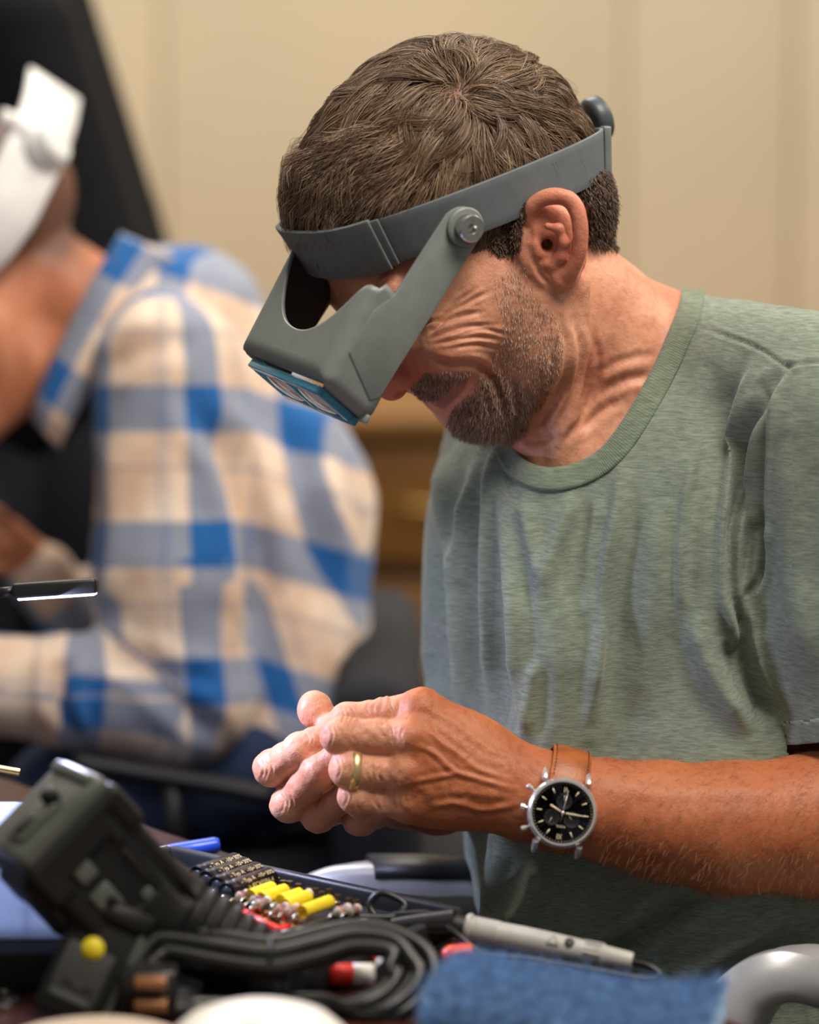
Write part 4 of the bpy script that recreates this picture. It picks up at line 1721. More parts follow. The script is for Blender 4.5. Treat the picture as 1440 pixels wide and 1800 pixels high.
dial = link_mesh('dial', *g_lathe([(0, 8.6 * u_), (49.4 * u_, 8.6 * u_)], wfr, 64), M_dial, watch, smooth=False)


def wpt(ang, r, h=9.4):
    """clock angle in degrees from twelve, clockwise as read on the dial"""
    a = R(ang)
    return wc + r * (math.cos(a) * w12 + math.sin(a) * w3) + wn * h


def bar(ang, r0, r1, wid, h=9.4, th_=1.2, wid2=None):
    a = R(ang)
    rad = math.cos(a) * w12 + math.sin(a) * w3
    tan_ = -math.sin(a) * w12 + math.cos(a) * w3
    w2 = wid if wid2 is None else wid2
    q = []
    for hh in (h - 0.4, h + th_):
        q += [wc + rad * r0 - tan_ * wid / 2 + wn * hh, wc + rad * r0 + tan_ * wid / 2 + wn * hh, wc + rad * r1 + tan_ * w2 / 2 + wn * hh, wc + rad * r1 - tan_ * w2 / 2 + wn * hh]
    return W(np.array(q)), [[3, 2, 1, 0], [4, 5, 6, 7], [0, 1, 5, 4], [1, 2, 6, 5], [2, 3, 7, 6], [3, 0, 4, 7]]


for hr in (1, 2, 3, 4, 5, 7, 8, 9, 10, 11):
    link_mesh('hour_mark', *bar(hr * 30, 34, 43, 2.2), M_mark, dial, smooth=False)
for lab, ang in (('XII', 0), ('VI', 180)):
    c_ = wpt(ang, 38.5, 9.6)
    text_obj('numeral', lab, 12.5 * u_, (W(c_), dirw(w3), dirw(w12), dirw(wn)) if np.dot(np.cross(w3, w12), wn) > 0 else (W(c_), dirw(w3), dirw(w12), dirw(wn)), M_mark, dial, sx=0.62)
mt = [bar(i * 6, 46.2, 48.4, 0.6, 9.0, 0.5) for i in range(60)]
link_mesh('minute_track', *join(*mt), M_mark, dial, smooth=False)
M_sub = mat('subdial', srgb(15, 17, 24), 0.35, var=0.1)
M_submark = mat('subdial_marks', srgb(150, 146, 132), 0.4, var=0.05)
for ang in (180, 60, 300):
    sc_ = wpt(ang, 19, 8.9)
    sfr = (W(sc_), wfr[1], wfr[2], wfr[3])
    sd = link_mesh('subdial', *g_lathe([(0, 0.2 * u_), (12.5 * u_, 0.2 * u_), (13.3 * u_, 0.6 * u_), (13.6 * u_, 0)], sfr, 40), M_sub, dial)
    tk = []
    for i in range(12):
        a = R(i * 30)
        rad = math.cos(a) * w12 + math.sin(a) * w3
        tk.append(g_box(W(sc_ + rad * 11 + wn * 0.8), (0.8 * u_, 0.8 * u_, 0.5 * u_)))
    link_mesh('ticks', *join(*tk), M_submark, sd, smooth=False)
    a = R({180: 175, 60: 20, 300: 140}[ang])
    rad = math.cos(a) * w12 + math.sin(a) * w3
    link_mesh('subdial_hand', *g_tube(W(np.array([sc_ + wn * 1.4, sc_ + rad * 10 + wn * 1.4])), 0.5 * u_, 6), M_mark, sd)
text_obj('maker_name', 'FOSSIL', 5.4 * u_, (W(wpt(0, 22, 9.2)), dirw(w3), dirw(w12), dirw(wn)), M_mark, dial)
link_mesh('hour_hand', *bar(115, 4, 24, 3.6, 11.0, 0.9), M_mark, watch, smooth=False)
link_mesh('minute_hand', *bar(-89, 5, 37, 3.6, 11.8, 0.9, 2.2), M_mark, watch, smooth=False)
link_mesh('second_hand', *bar(-174 + 0, -17, 38, 1.0, 12.6, 0.5), M_steel, watch, smooth=False)
link_mesh('centre_cap', *g_lathe([(0, 9 * u_), (3 * u_, 9 * u_), (3 * u_, 13 * u_), (2 * u_, 14 * u_), (0, 14 * u_)], wfr, 20), M_steel, watch)
m_cg, nt, b = new_mat('watch_crystal')
b.inputs['Transmission Weight'].default_value = 1.0
b.inputs['Roughness'].default_value = 0.0
b.inputs['IOR'].default_value = 1.12
# crown and pushers
for ang, r1, rad in ((90, 69, 6.5), (60, 72, 4.2), (120, 72, 4.2)):
    d_ = math.cos(R(ang)) * w12 + math.sin(R(ang)) * w3
    p0 = wc + d_ * 56 + wn * 1
    f_ = frame_z(W(p0), dirw(d_))
    L = (r1 - 56) * u_
    pr = [(2.4 * u_, 0), (2.4 * u_, L * 0.45), (rad * u_, L * 0.5), (rad * u_, L * 0.95), (rad * 0.8 * u_, L), (0, L)]
    autosmooth(link_mesh('crown' if ang == 90 else 'pusher', *g_lathe(pr, f_, 20), M_steel, watch), 30)
# lugs
for s12 in (1, -1):
    for s3 in (1, -1):
        a_ = wc + w12 * s12 * 50 + w3 * s3 * 36 + wn * 2
        b_ = wc + w12 * s12 * 66 + w3 * s3 * 36 - wn * 14
        V, F = g_tube(W(np.array([a_, (a_ + b_) / 2 + wn * 4, b_])), np.array([9, 9, 6.5]) * u_, 10, flat=(dirw(w3), 0.62))
        autosmooth(link_mesh('lug', V, F, M_steel, watch), 40)
# strap round the wrist
wax = unit(FA[1] - FA[0])
wr_c = FA[0] + wax * np.dot(wc - FA[0], wax)
ey_ = unit(w12 - wax * np.dot(w12, wax))
ez_ = np.cross(wax, ey_)
if np.dot(ez_, wn) < 0:
    ez_ = -ez_
rw = 79.0
def strap_pt(a, off, gr=0.0):
    return wr_c + (rw + gr) * (math.cos(a) * ez_ + math.sin(a) * ey_) + off


segs = []
a0 = R(36)
for i, a in enumerate(np.linspace(R(58), 2 * math.pi - R(16), 60)):
    c_ = wr_c + ez_ * (rw + 5) * math.cos(a) + ey_ * (rw + 5) * math.sin(a)
    segs.append((c_, math.cos(a) * ez_ + math.sin(a) * ey_))
SVv, SFf = [], []
wx3 = unit(w3 - 0.0 * wn)
prw = [(-32, -3), (-32, 2), (-27, 4), (-14, 5.5), (0, 6), (14, 5.5), (27, 4), (32, 2), (32, -3), (0, -3)]
for c_, n_ in segs:
    for (x, h) in prw:
        SVv.append(W(c_ + wax * x + n_ * h))
m_ = len(prw)
for i in range(len(segs) - 1):
    for k in range(m_):
        SFf.append([i * m_ + k, i * m_ + (k + 1) % m_, (i + 1) * m_ + (k + 1) % m_, (i + 1) * m_ + k])
SFf += [list(range(m_))[::-1], [(len(segs) - 1) * m_ + k for k in range(m_)]]
wstrap = autosmooth(link_mesh('strap', np.array(SVv), SFf, M_leather, watch), 50)
st = []
for side in (-27, 27):
    for i in range(1, len(segs) - 2):
        c_, n_ = segs[i]
        c2, n2_ = segs[i + 1]
        p0, p1 = c_ + wax * side + n_ * 4.2, c_ * 0.45 + c2 * 0.55 + wax * side + (n_ * 0.45 + n2_ * 0.55) * 4.2
        st.append(g_tube(W(np.array([p0, p1])), 1.0 * u_, 5))
link_mesh('stitching', *join(*st), M_stitch, wstrap)

# ------------------------------------------------------------------ behind the man: cabinet, two people, a chair
M_oak = mat('brown_wood', srgb(132, 90, 40), 0.45, var=0.14, vscale=14, stretch=(1, 1, 7), coat=0.15)
M_dkgap = mat('shadow_gap_wood', srgb(50, 34, 22), 0.7, var=0.1)
M_brass = mat('brass', srgb(176, 142, 84), 0.3, 1.0, var=0.05)
cy = 1.88
cab = thing('cabinet', 'low brown wooden cabinet with drawers against the back wall', 'cabinet', (0.35, cy + 0.2, 0.0))
cx0, cx1 = -0.75, 1.35
link_mesh('body', *g_box(((cx0 + cx1) / 2, cy + 0.215, 0.40), (cx1 - cx0, 0.38, 0.64), bev=0.004), M_dkgap, cab, smooth=False)
link_mesh('top', *g_box(((cx0 + cx1) / 2, cy + 0.2, 0.735), (cx1 - cx0 + 0.04, 0.44, 0.03), bev=0.006), M_oak, cab, smooth=False)
link_mesh('plinth', *g_box(((cx0 + cx1) / 2, cy + 0.22, 0.04), (cx1 - cx0 - 0.06, 0.36, 0.08)), M_dkgap, cab, smooth=False)
for i in range(4):
    xx = cx0 + (i + 0.5) * (cx1 - cx0) / 4
    for z0, z1 in ((0.56, 0.712), (0.335, 0.535), (0.10, 0.31)):
        dr = link_mesh('drawer', *g_box((xx, cy + 0.018, (z0 + z1) / 2), ((cx1 - cx0) / 4 - 0.02, 0.022, z1 - z0), bev=0.004), M_oak, cab, smooth=False)
        link_mesh('pull', *g_tube(np.array([(xx - 0.06, cy + 0.006, (z0 + z1) / 2), (xx - 0.06, cy - 0.02, (z0 + z1) / 2), (xx + 0.06, cy - 0.02, (z0 + z1) / 2), (xx + 0.06, cy + 0.006, (z0 + z1) / 2)]), 0.005, 8), M_brass, dr)


def body_mesh(field, h, lo=None, hi=None):
    V, Q = surface(field, h, lo, hi)
    return V, Q, vnormals(V, Q)


# --- person in a black top, leaning in, mostly hidden
Z2 = 2500.0
bk = Field()
k2 = 1 + Z2 / DIST
def K(px, py, dz=0.0):
    return U(px, py, Z2 + dz)


bk.cone(K(-95, -190), K(70, 520), 190 * k2, 245 * k2, k=60)
bk.cone(K(40, 60, -250), K(165, 520, -240), 95 * k2, 110 * k2, k=60)
bk.cone(K(165, 520, -240), K(-60, 640, -420), 100 * k2, 80 * k2, k=40)
bk.cone(K(-230, -170), K(-300, 330, -60), 95 * k2, 70 * k2, k=50)
bk.ell(K(70, 620), (260 * k2, 220 * k2, 210 * k2), k=60)
topV, topQ, topN = body_mesh(bk, 14.0)
skn = Field()
skn.cone(K(-150, -250, -40), K(-190, -420, -60), 75 * k2, 70 * k2, k=40)
skn.ell(K(-215, -510, -80), (120 * k2, 165 * k2, 130 * k2), k=30)
skn.cone(K(-60, 640, -420), K(-170, 690, -470), 60 * k2, 50 * k2, k=20)
skn.cone(K(-300, 330, -60), K(-330, 430, -160), 60 * k2, 40 * k2, k=20)
skn.cone(K(70, 620), K(60, 300), 150 * k2, 150 * k2, k=40)
skn.cone(K(60, 300), K(-150, -250, -40), 150 * k2, 90 * k2, k=40)
skn.cone(K(-150, -200), K(-300, 330, -60), 80 * k2, 60 * k2, k=40)
skn.cone(K(-60, 0, -60), K(165, 520, -240), 80 * k2, 80 * k2, k=40)
skn.cone(K(165, 520, -240), K(-60, 640, -420), 80 * k2, 62 * k2, k=40)
for sx in (-1, 1):
    skn.chain([K(70 + 110 * sx, 700), K(75 + 120 * sx, 1150, -60), K(80 + 125 * sx, 1640)], [125 * k2, 95 * k2, 62 * k2], k=40)
    skn.cone(K(80 + 125 * sx, 1650), K(60 + 125 * sx, 1680, -180), 55 * k2, 45 * k2, k=20)
M_skin2 = mat('skin_plain', srgb(196, 132, 104), 0.55, var=0.06, vscale=30, Subsurface_Weight=0.05)
sv_, sq_, _ = body_mesh(skn, 14.0)
p2o = link_mesh('person', W(sv_), sq_, M_skin2, loc=W(K(70, 1700)))
tag(p2o, 'person in a black top leaning in behind the plaid shirt', 'person')
M_black = mat('black_knit', srgb(17, 18, 22), 0.9, var=0.15, vscale=60, bump=0.3, bscale=500, spec=0.2)
link_mesh('black_top', W(topV), topQ, M_black, p2o)
jn = Field()
for sx in (-1, 1):
    jn.chain([K(70 + 105 * sx, 690), K(75 + 120 * sx, 1150, -60), K(80 + 125 * sx, 1600)], [150 * k2, 118 * k2, 95 * k2], k=40)
jv, jq, _ = body_mesh(jn, 16.0)
link_mesh('trousers', W(jv), jq, mat('dark_trousers', srgb(28, 32, 44), 0.9, var=0.1), p2o)

# --- the man in the plaid shirt
Z1 = 1350.0
k1 = 1 + Z1 / DIST
def J(px, py, dz=0.0):
    return U(px, py, Z1 + dz)


pl = Field()
segs_p = []
def pcone(kind, a, b, ra, rb, k=40):
    pl.cone(a, b, ra * k1, rb * k1, k=k)
    segs_p.append((kind, np.asarray(a), np.asarray(b), ra * k1, rb * k1))


pcone('torso', J(310, 600, 130), J(455, 900, 160), 160, 200, 70)
pcone('torso', J(455, 900, 160), J(462, 1280, 160), 200, 195, 70)
pcone('torso', J(215, 560, 60), J(330, 560, 230), 100, 130, 70)
pcone('arm', J(292, 650, -70), J(300, 1010, -120), 128, 138, 40)
pcone('arm', J(300, 1010, -120), J(322, 1225, -150), 138, 112, 40)
pcone('fore', J(322, 1225, -150), J(120, 1215, -210), 112, 92, 50)
pcone('fore', J(120, 1215, -210), J(-120, 1195, -240), 92, 78, 40)
pcone('fore2', J(190, 1150, 380), J(70, 1010, 330), 80, 62, 40)
pcone('fore2', J(330, 760, 420), J(190, 1150, 380), 105, 85, 40)
PV, PQ, PN = body_mesh(pl, 9.0, hi=np.array([1300, 1900, 3000.0]))
PP = seen(PV)
pd_ = np.zeros(len(PV))
pn_ = PN[:, 2] < 0.2
for path, wd, dp in [
    ([(330, 700), (400, 800), (440, 920), (450, 1050), (430, 1180)], 22, 32),
    ([(150, 1130), (240, 1170), (330, 1250), (400, 1310)], 20, 22),
    ([(110, 1150), (100, 1210), (115, 1290)], 14, 18),
    ([(150, 1150), (135, 1230), (150, 1300)], 14, -12),
    ([(240, 1130), (300, 1180), (380, 1200)], 18, 14),
    ([(170, 660), (260, 610), (350, 600)], 20, 12),
    ([(470, 700), (540, 850), (560, 1050)], 26, 16),
    ([(560, 800), (600, 950), (600, 1100)], 22, -14),
    ([(140, 760), (160, 900), (150, 1050)], 20, 14)]:
    crease(pd_, PP, pn_, path, wd, dp)
pd_ += 6 * vnoise(PV, 110, 21) + 3 * vnoise(PV, 50, 22)
# where the pattern lies: along the sleeve, along the forearm, or down the back
best = np.full(len(PV), 1e9)
uv = np.zeros((len(PV), 3))
for kind, a, b_, ra, rb in segs_p:
    ba = b_ - a
    L = np.linalg.norm(ba)
    t_ = np.clip((PV - a) @ ba / L ** 2, 0, 1)
    d_ = np.linalg.norm(PV - a - t_[:, None] * ba, axis=1) - (ra + (rb - ra) * t_)
    m_ = d_ < best
    best[m_] = d_[m_]
    tall = (PV - a) @ ba / L
    ax_ = ba / L
    s1 = unit(np.cross(ax_, [0, 0, 1.0]))
    s2 = np.cross(ax_, s1)
    rel = PV - a
    ang = np.arctan2(rel @ s1, -(rel @ s2))
    rr = (ra + rb) / 2
    if kind == 'torso':
        uu, vv_ = 1.55 * ((PV[:, 0] * 0.9 + PV[:, 2] * -0.35) - 0.26 * PV[:, 1]) + 250, PV[:, 1] - 0.32 * PV[:, 0] + 120
    elif kind == 'arm':
        uu, vv_ = ang * rr, PV[:, 1] * 1.0
    elif kind == 'fore':
        uu, vv_ = ang * rr + 60, 1500 + tall + 90
    else:
        uu, vv_ = ang * rr, tall
    uv[m_, 0] = uu[m_]
    uv[m_, 1] = vv_[m_]
PV = PV + PN * pd_[:, None]

m_pl, nt, b = new_mat('plaid_flannel')
at_ = attr(nt, 'plaid')
sx_ = node(nt, 'ShaderNodeSeparateXYZ')
lnk(nt, at_.outputs['Vector'], sx_.inputs[0])


def stripe(v, period, width, phase):
    f = mth(nt, 'FRACT', mth(nt, 'ADD', mth(nt, 'DIVIDE', v, period), phase))
    d = mth(nt, 'ABSOLUTE', mth(nt, 'SUBTRACT', f, 0.5))
    return mth(nt, 'MULTIPLY', mth(nt, 'SUBTRACT', width / 2 + 0.015, d), 1 / 0.03, clamp=True)


PERU, PERV = 205.0 * k1, 232.0 * k1
su = stripe(sx_.outputs[0], PERU, 0.34, 0.84)
sv2 = stripe(sx_.outputs[1], PERV, 0.34, 0.10)
thin_u = stripe(sx_.outputs[0], PERU, 0.03, 0.50)
thin_v = stripe(sx_.outputs[1], PERV, 0.03, 0.66)
nz = node(nt, 'ShaderNodeTexNoise', Scale=8.0, Detail=4.0)
base_c = ramp(nt, nz.outputs[0], [(0.35, srgb(222, 190, 166)), (0.65, srgb(242, 224, 206))])
one = mixc(nt, mth(nt, 'MAXIMUM', su, sv2), base_c, srgb(146, 154, 174))
two = mixc(nt, mth(nt, 'MULTIPLY', su, sv2), one, srgb(38, 100, 168))
thr = mixc(nt, mth(nt, 'MULTIPLY', mth(nt, 'MAXIMUM', thin_u, thin_v), 0.45), two, srgb(120, 130, 160))
lnk(nt, thr, b.inputs['Base Color'])
b.inputs['Roughness'].default_value = 0.95
b.inputs['Sheen Weight'].default_value = 0.2
b.inputs['Specular IOR Level'].default_value = 0.15

ph_ = Field()                                             # his body under the shirt, with neck, head and hands
ph_.cone(J(330, 640, 150), J(420, 1250, 170), 110 * k1, 150 * k1, k=40)
ph_.cone(J(250, 600, 110), J(72, 490, 70), 92 * k1, 96 * k1, k=40)
ph_.ell(J(-30, 362, 50), (170 * k1, 140 * k1, 150 * k1), np.array([unit([-0.86, 0.5, 0]), unit([0.5, 0.86, 0]), [0, 0, 1.0]]), k=30)
ph_.ell(J(-40, 560, 50), (110 * k1, 170 * k1, 125 * k1), np.array([unit([-0.86, 0.5, 0]), unit([0.5, 0.86, 0]), [0, 0, 1.0]]), k=60)
ph_.cone(J(60, 640, 20), J(-40, 740, 20), 62 * k1, 50 * k1, k=50)
ph_.cone(J(-110, 560, 50), J(-165, 640, 50), 24 * k1, 28 * k1, k=20)
ph_.ell(J(-60, 470, -125), (26 * k1, 42 * k1, 14 * k1), k=10)
ph_.chain([J(330, 700, 0), J(310, 1200, -130), J(-120, 1195, -240)], [80 * k1, 75 * k1, 50 * k1], k=30)
ph_.chain([J(330, 760, 420), J(190, 1150, 380), J(50, 985, 320)], [80 * k1, 60 * k1, 42 * k1], k=30)
ph_.cone(J(50, 985, 320), J(10, 950, 290), 40 * k1, 44 * k1, k=20)
for i_ in range(4):
    ph_.chain([J(8, 935 + 22 * i_, 280), J(-38, 930 + 20 * i_, 250), J(-60, 955 + 16 * i_, 225)], [13 * k1, 12 * k1, 10 * k1], k=5)
ph_.chain([J(20, 930, 270), J(-5, 900, 245), J(-30, 890, 230)], [16 * k1, 13 * k1, 11 * k1], k=6)
ph_.chain([J(-120, 1195, -240), J(-200, 1180, -260)], [46 * k1, 40 * k1], k=20)
for i_ in range(4):
    ph_.chain([J(-200, 1160 + 18 * i_, -270), J(-250, 1150 + 18 * i_, -275), J(-285, 1170 + 16 * i_, -255)], [12 * k1, 11 * k1, 9 * k1], k=5)
for sx in (-90, 90):
    ph_.chain([J(440, 1330, 160 + sx), J(120, 1400, 40 + sx * 1.3), J(130, 1900, 60 + sx * 1.3)], [120 * k1, 95 * k1, 70 * k1], k=40)
hv2, hq2, hn2 = body_mesh(ph_, 9.0, hi=np.array([1300, 2300, 3000.0]))
hp2 = seen(hv2)
fade = inpoly(hp2, [(-300, 150), (60, 150), (150, 300), (140, 405), (110, 440), (30, 430), (-40, 470), (-300, 420)], 60)
m_s3, nt, b = new_mat('skin_cropped')
nz = node(nt, 'ShaderNodeTexNoise', Scale=22.0, Detail=4.0)
cc = ramp(nt, nz.outputs[0], [(0.35, srgb(192, 118, 84)), (0.65, srgb(212, 142, 106))])
cc = mixc(nt, mth(nt, 'MULTIPLY', attr(nt, 'fade').outputs['Fac'], 0.85), cc, srgb(74, 54, 44))
lnk(nt, cc, b.inputs['Base Color'])
b.inputs['Roughness'].default_value = 0.55
p3o = link_mesh('person', W(hv2), hq2, m_s3, loc=W(J(430, 1450, 170)), attrs={'fade': fade})
tag(p3o, 'person in a blue and beige plaid shirt seated with face turned away', 'person')
po_ = link_mesh('plaid_shirt', W(PV), PQ, m_pl, p3o, attrs={'plaid': uv})
# the stiff turned-down collar
cpath = np.array([J(212, 412, 10), J(160, 500, -60), J(110, 600, -75), J(70, 690, -70), J(60, 735, -40)])
cpath = catmull(cpath, 8)
wtop = np.array([0.0, 0, 0])
CVv = []
for i, p in enumerate(cpath):
    t_ = i / (len(cpath) - 1)
    wd = np.array([92 - 50 * t_, 40 + 12 * t_, 26]) * k1
    CVv += [p + np.array([0, 0, -4]), p + wd * 0.5 + np.array([0, 0, -34]), p + wd + np.array([0, 0, -20])]
CFf = []
for i in range(len(cpath) - 1):
    for k_ in range(2):
        CFf.append([i * 3 + k_, i * 3 + k_ + 1, (i + 1) * 3 + k_ + 1, (i + 1) * 3 + k_])
CVv = np.array(CVv)
cuv = np.zeros((len(CVv), 3))
cuv[:, 0] = np.tile([0, 60, 120], len(cpath)) + 150
cuv[:, 1] = np.repeat(np.arange(len(cpath)) * 16.0, 3) + 60
cl = link_mesh('collar', W(CVv), CFf, m_pl, po_, attrs={'plaid': cuv})
solidify(cl, 14 * SC, 0)
jn2 = Field()
for sx in (-90, 90):
    jn2.chain([J(450, 1330, 160 + sx), J(120, 1410, 40 + sx * 1.3), J(130, 1880, 60 + sx * 1.3)], [135 * k1, 108 * k1, 85 * k1], k=40)
jv, jq, _ = body_mesh(jn2, 14.0)
link_mesh('jeans', W(jv), jq, mat('denim', srgb(36, 52, 84), 0.9, var=0.15, vscale=60, bump=0.3, bscale=900), p3o)
# white magnifier strap on his head
M_white = mat('white_plastic', srgb(236, 236, 236), 0.45, var=0.02)
hs2 = thing('magnifier_headset', 'white headband with round knob on the head of the plaid-shirted person', 'magnifier', W(J(40, 330, -100)))
c0, c1 = J(96, 252, -40), J(12, 400, -120)
pth = catmull(np.array([J(95, 150, 150), J(84, 205, 20), J(62, 262, -80), J(34, 322, -128), J(0, 384, -150), J(-60, 450, -150), J(-160, 500, -110)]), 8)
SV_, SF_ = [], []
sd_ = unit(np.array([0.86, 0.55, 0.1]))
up_ = unit(np.array([0.66, -0.62, 0])) 
for i, p in enumerate(pth):
    tn = unit(pth[min(i + 1, len(pth) - 1)] - pth[max(i - 1, 0)])
    nn_ = unit(np.array([0.35, 0.1, -1.0]))
    wd_ = unit(np.cross(tn, nn_)) * 52 * k1
    SV_ += [p - wd_, p - wd_ * 0.9 + nn_ * 12, p + wd_ * 0.9 + nn_ * 12, p + wd_]
for i in range(len(pth) - 1):
    for k_ in range(3):
        SF_.append([i * 4 + k_, i * 4 + k_ + 1, (i + 1) * 4 + k_ + 1, (i + 1) * 4 + k_])
sb = link_mesh('headband', W(np.array(SV_)), SF_, M_white, hs2)
solidify(sb, 12 * SC, 0)
kn = frame_z(W(J(66, 268, -96)), dirw([0.86, -0.36, -0.36]))
autosmooth(link_mesh('adjusting_knob', *g_lathe([(0, 0), (36 * k1 * SC, 0), (38 * k1 * SC, 8 * SC), (38 * k1 * SC, 50 * SC), (30 * k1 * SC, 60 * SC), (16 * SC, 62 * SC), (0, 60 * SC)], kn, 36), M_white, hs2), 40)
autosmooth(link_mesh('tab', *g_tube(W(np.array([J(2, 206, -90), J(26, 216, -92), J(52, 236, -94)])), np.array([16, 18, 18]) * k1 * SC, 12), M_white, hs2), 40)

# --- the chair of the man in plaid
M_blkp = mat('black_plastic', srgb(26, 26, 28), 0.5, var=0.08, bump=0.1)
M_fabric = mat('chair_fabric', srgb(30, 32, 38), 0.95, var=0.15, vscale=200, bump=0.4, bscale=900)
ch = thing('chair', 'black padded armchair under the person in plaid', 'chair', (W(J(420, 1400, 170))[0], W(J(420, 1400, 170))[1], 0.0))
sp_ = W(J(400, 1480, 170))
link_mesh('seat', *g_box(sp_ + np.array([0, 0.03, -0.03]), (0.46, 0.40, 0.07), bev=0.025, seg=3), M_fabric, ch)
link_mesh('backrest', *g_box(W(J(668, 1400, 200)), (0.07, 0.40, 0.28), bev=0.03, seg=3), M_fabric, ch)
ap = catmull(np.array([J(130, 1338, -330), J(250, 1358, -330), J(380, 1380, -330), J(478, 1400, -330)]), 6)
link_mesh('armrest', *g_tube(W(ap), 34 * SC, 14, flat=(dirw([0, -1, 0]), 0.62)), M_blkp, ch)
link_mesh('arm_post', *g_tube(W(np.array([J(300, 1375, -330), J(310, 1480, -330), J(330, 1540, -200)])), 24 * SC, 10), M_blkp, ch)
ap2 = ap + np.array([0, -40, 900])
link_mesh('armrest', *g_tube(W(ap2), 34 * SC, 14, flat=(dirw([0, -1, 0]), 0.62)), M_blkp, ch)
link_mesh('column', *g_tube(np.array([(sp_[0], sp_[1], sp_[2] - 0.04), (sp_[0], sp_[1], 0.10)]), 0.028, 14), M_blkp, ch)
for i in range(5):
    a = i * 2 * math.pi / 5 + 0.3
    link_mesh('base_leg', *g_tube(np.array([(sp_[0], sp_[1], 0.11), (sp_[0] + 0.28 * math.cos(a), sp_[1] + 0.28 * math.sin(a), 0.06)]), np.array([0.03, 0.02]), 10), M_blkp, ch)
    link_mesh('caster', *g_lathe([(0, -0.012), (0.028, -0.012), (0.03, 0), (0.028, 0.012), (0, 0.012)], frame_z((sp_[0] + 0.28 * math.cos(a), sp_[1] + 0.28 * math.sin(a), 0.031), (math.sin(a), -math.cos(a), 0)), 18), M_blkp, ch)

# ------------------------------------------------------------------ table and the man's chair
def tz(py, h=TABLE_Z):
    """working depth of the plane at height h along photo row py"""
    p = onz(720, py, h)
    return float(np.dot(p - FOC, FWD) / SC)


M_table = mat('dark_cherry_table', srgb(66, 35, 26), 0.28, var=0.16, vscale=9, stretch=(1, 6, 1), coat=0.2)
E1, E2 = onz(330, 1470, TABLE_Z), onz(1300, 1792, TABLE_Z)
te = unit(E2 - E1)                                       # along the man's edge of the table
tn2 = np.array([te[1], -te[0], 0.0])
if tn2[0] > 0:
    tn2 = -tn2                                           # from that edge in over the table
A_, B_ = E1 - te * 0.55, E2 + te * 0.75
poly = [A_, B_, B_ + tn2 * 0.95, A_ + tn2 * 0.95]
tab = thing('table', 'dark reddish brown wooden work table the parts lie on', 'table', (np.mean([p[0] for p in poly]), np.mean([p[1] for p in poly]), 0))
tc_ = np.mean(poly, 0)
tax = np.array([te, tn2, [0, 0, 1.0]])
link_mesh('top', *g_box(tc_ - np.array([0, 0, 0.016]), (np.linalg.norm(B_ - A_), 0.95, 0.032), tax, 0.006), M_table, tab, smooth=False)
for sa in (-1, 1):
    for sb_ in (-1, 1):
        lp_ = tc_ + te * sa * (np.linalg.norm(B_ - A_) / 2 - 0.12) + tn2 * sb_ * 0.38
        link_mesh('leg', *g_box((lp_[0], lp_[1], 0.354), (0.06, 0.06, 0.708), tax, 0.006), M_table, tab, smooth=False)

# the man's office chair with looped silver arms
M_silver = mat('silver_plastic', srgb(178, 180, 184), 0.36, 0.3, var=0.03)
oc = thing('office_chair', 'office chair with looped silver arms under the man in green', 'chair', (W((1250, 1900, 120))[0], W((1250, 1900, 120))[1], 0.0))
seat_c = W(np.array([1235.0, 2130, 120]))
sax = np.array([dirw(BF), dirw(BW), [0, 0, 1.0]])
link_mesh('seat', *g_box(seat_c, (0.48, 0.50, 0.10), sax, 0.035, 3), M_fabric, oc)
bk_c = W(np.array([1250.0, 1500, 120]) - BF * 455)
link_mesh('backrest', *g_box(bk_c, (0.07, 0.46, 0.50), sax, 0.03, 3), M_fabric, oc)


def loop_arm(pts, half, thick, name='arm_loop'):
    P = catmull(np.array(pts), 10)
    n = len(P)
    V, F = [], []
    side = unit(np.array([0.55, 0.0, 0.83]))
    T = np.gradient(P, axis=0)
    pr = [(-1, -0.6), (-1, 0.3), (-0.82, 0.85), (-0.4, 1.0), (0.4, 1.0), (0.82, 0.85), (1, 0.3), (1, -0.6), (0.7, -1), (-0.7, -1)]
    for i in range(n):
        t_ = unit(T[i])
        s_ = unit(side - t_ * np.dot(side, t_))
        o_ = np.cross(t_, s_)
        if i == 0:
            sg = 1 if o_[1] < 0 or o_[0] < 0 else -1
        o_ = o_ * sg
        for a, c_ in pr:
            V.append(P[i] + s_ * half * a + o_ * thick * c_)
    m = len(pr)
    for i in range(n - 1):
        for k_ in range(m):
            F.append([i * m + k_, i * m + (k_ + 1) % m, (i + 1) * m + (k_ + 1) % m, (i + 1) * m + k_])
    F += [list(range(m))[::-1], [(n - 1) * m + k_ for k_ in range(m)]]
    o = link_mesh(name, W(np.array(V)), F, M_silver, oc)
    bm = bmesh.new()
    bm.from_mesh(o.data)
    bmesh.ops.recalc_face_normals(bm, faces=list(bm.faces))
    bm.to_mesh(o.data)
    bm.free()
    return autosmooth(o, 50)


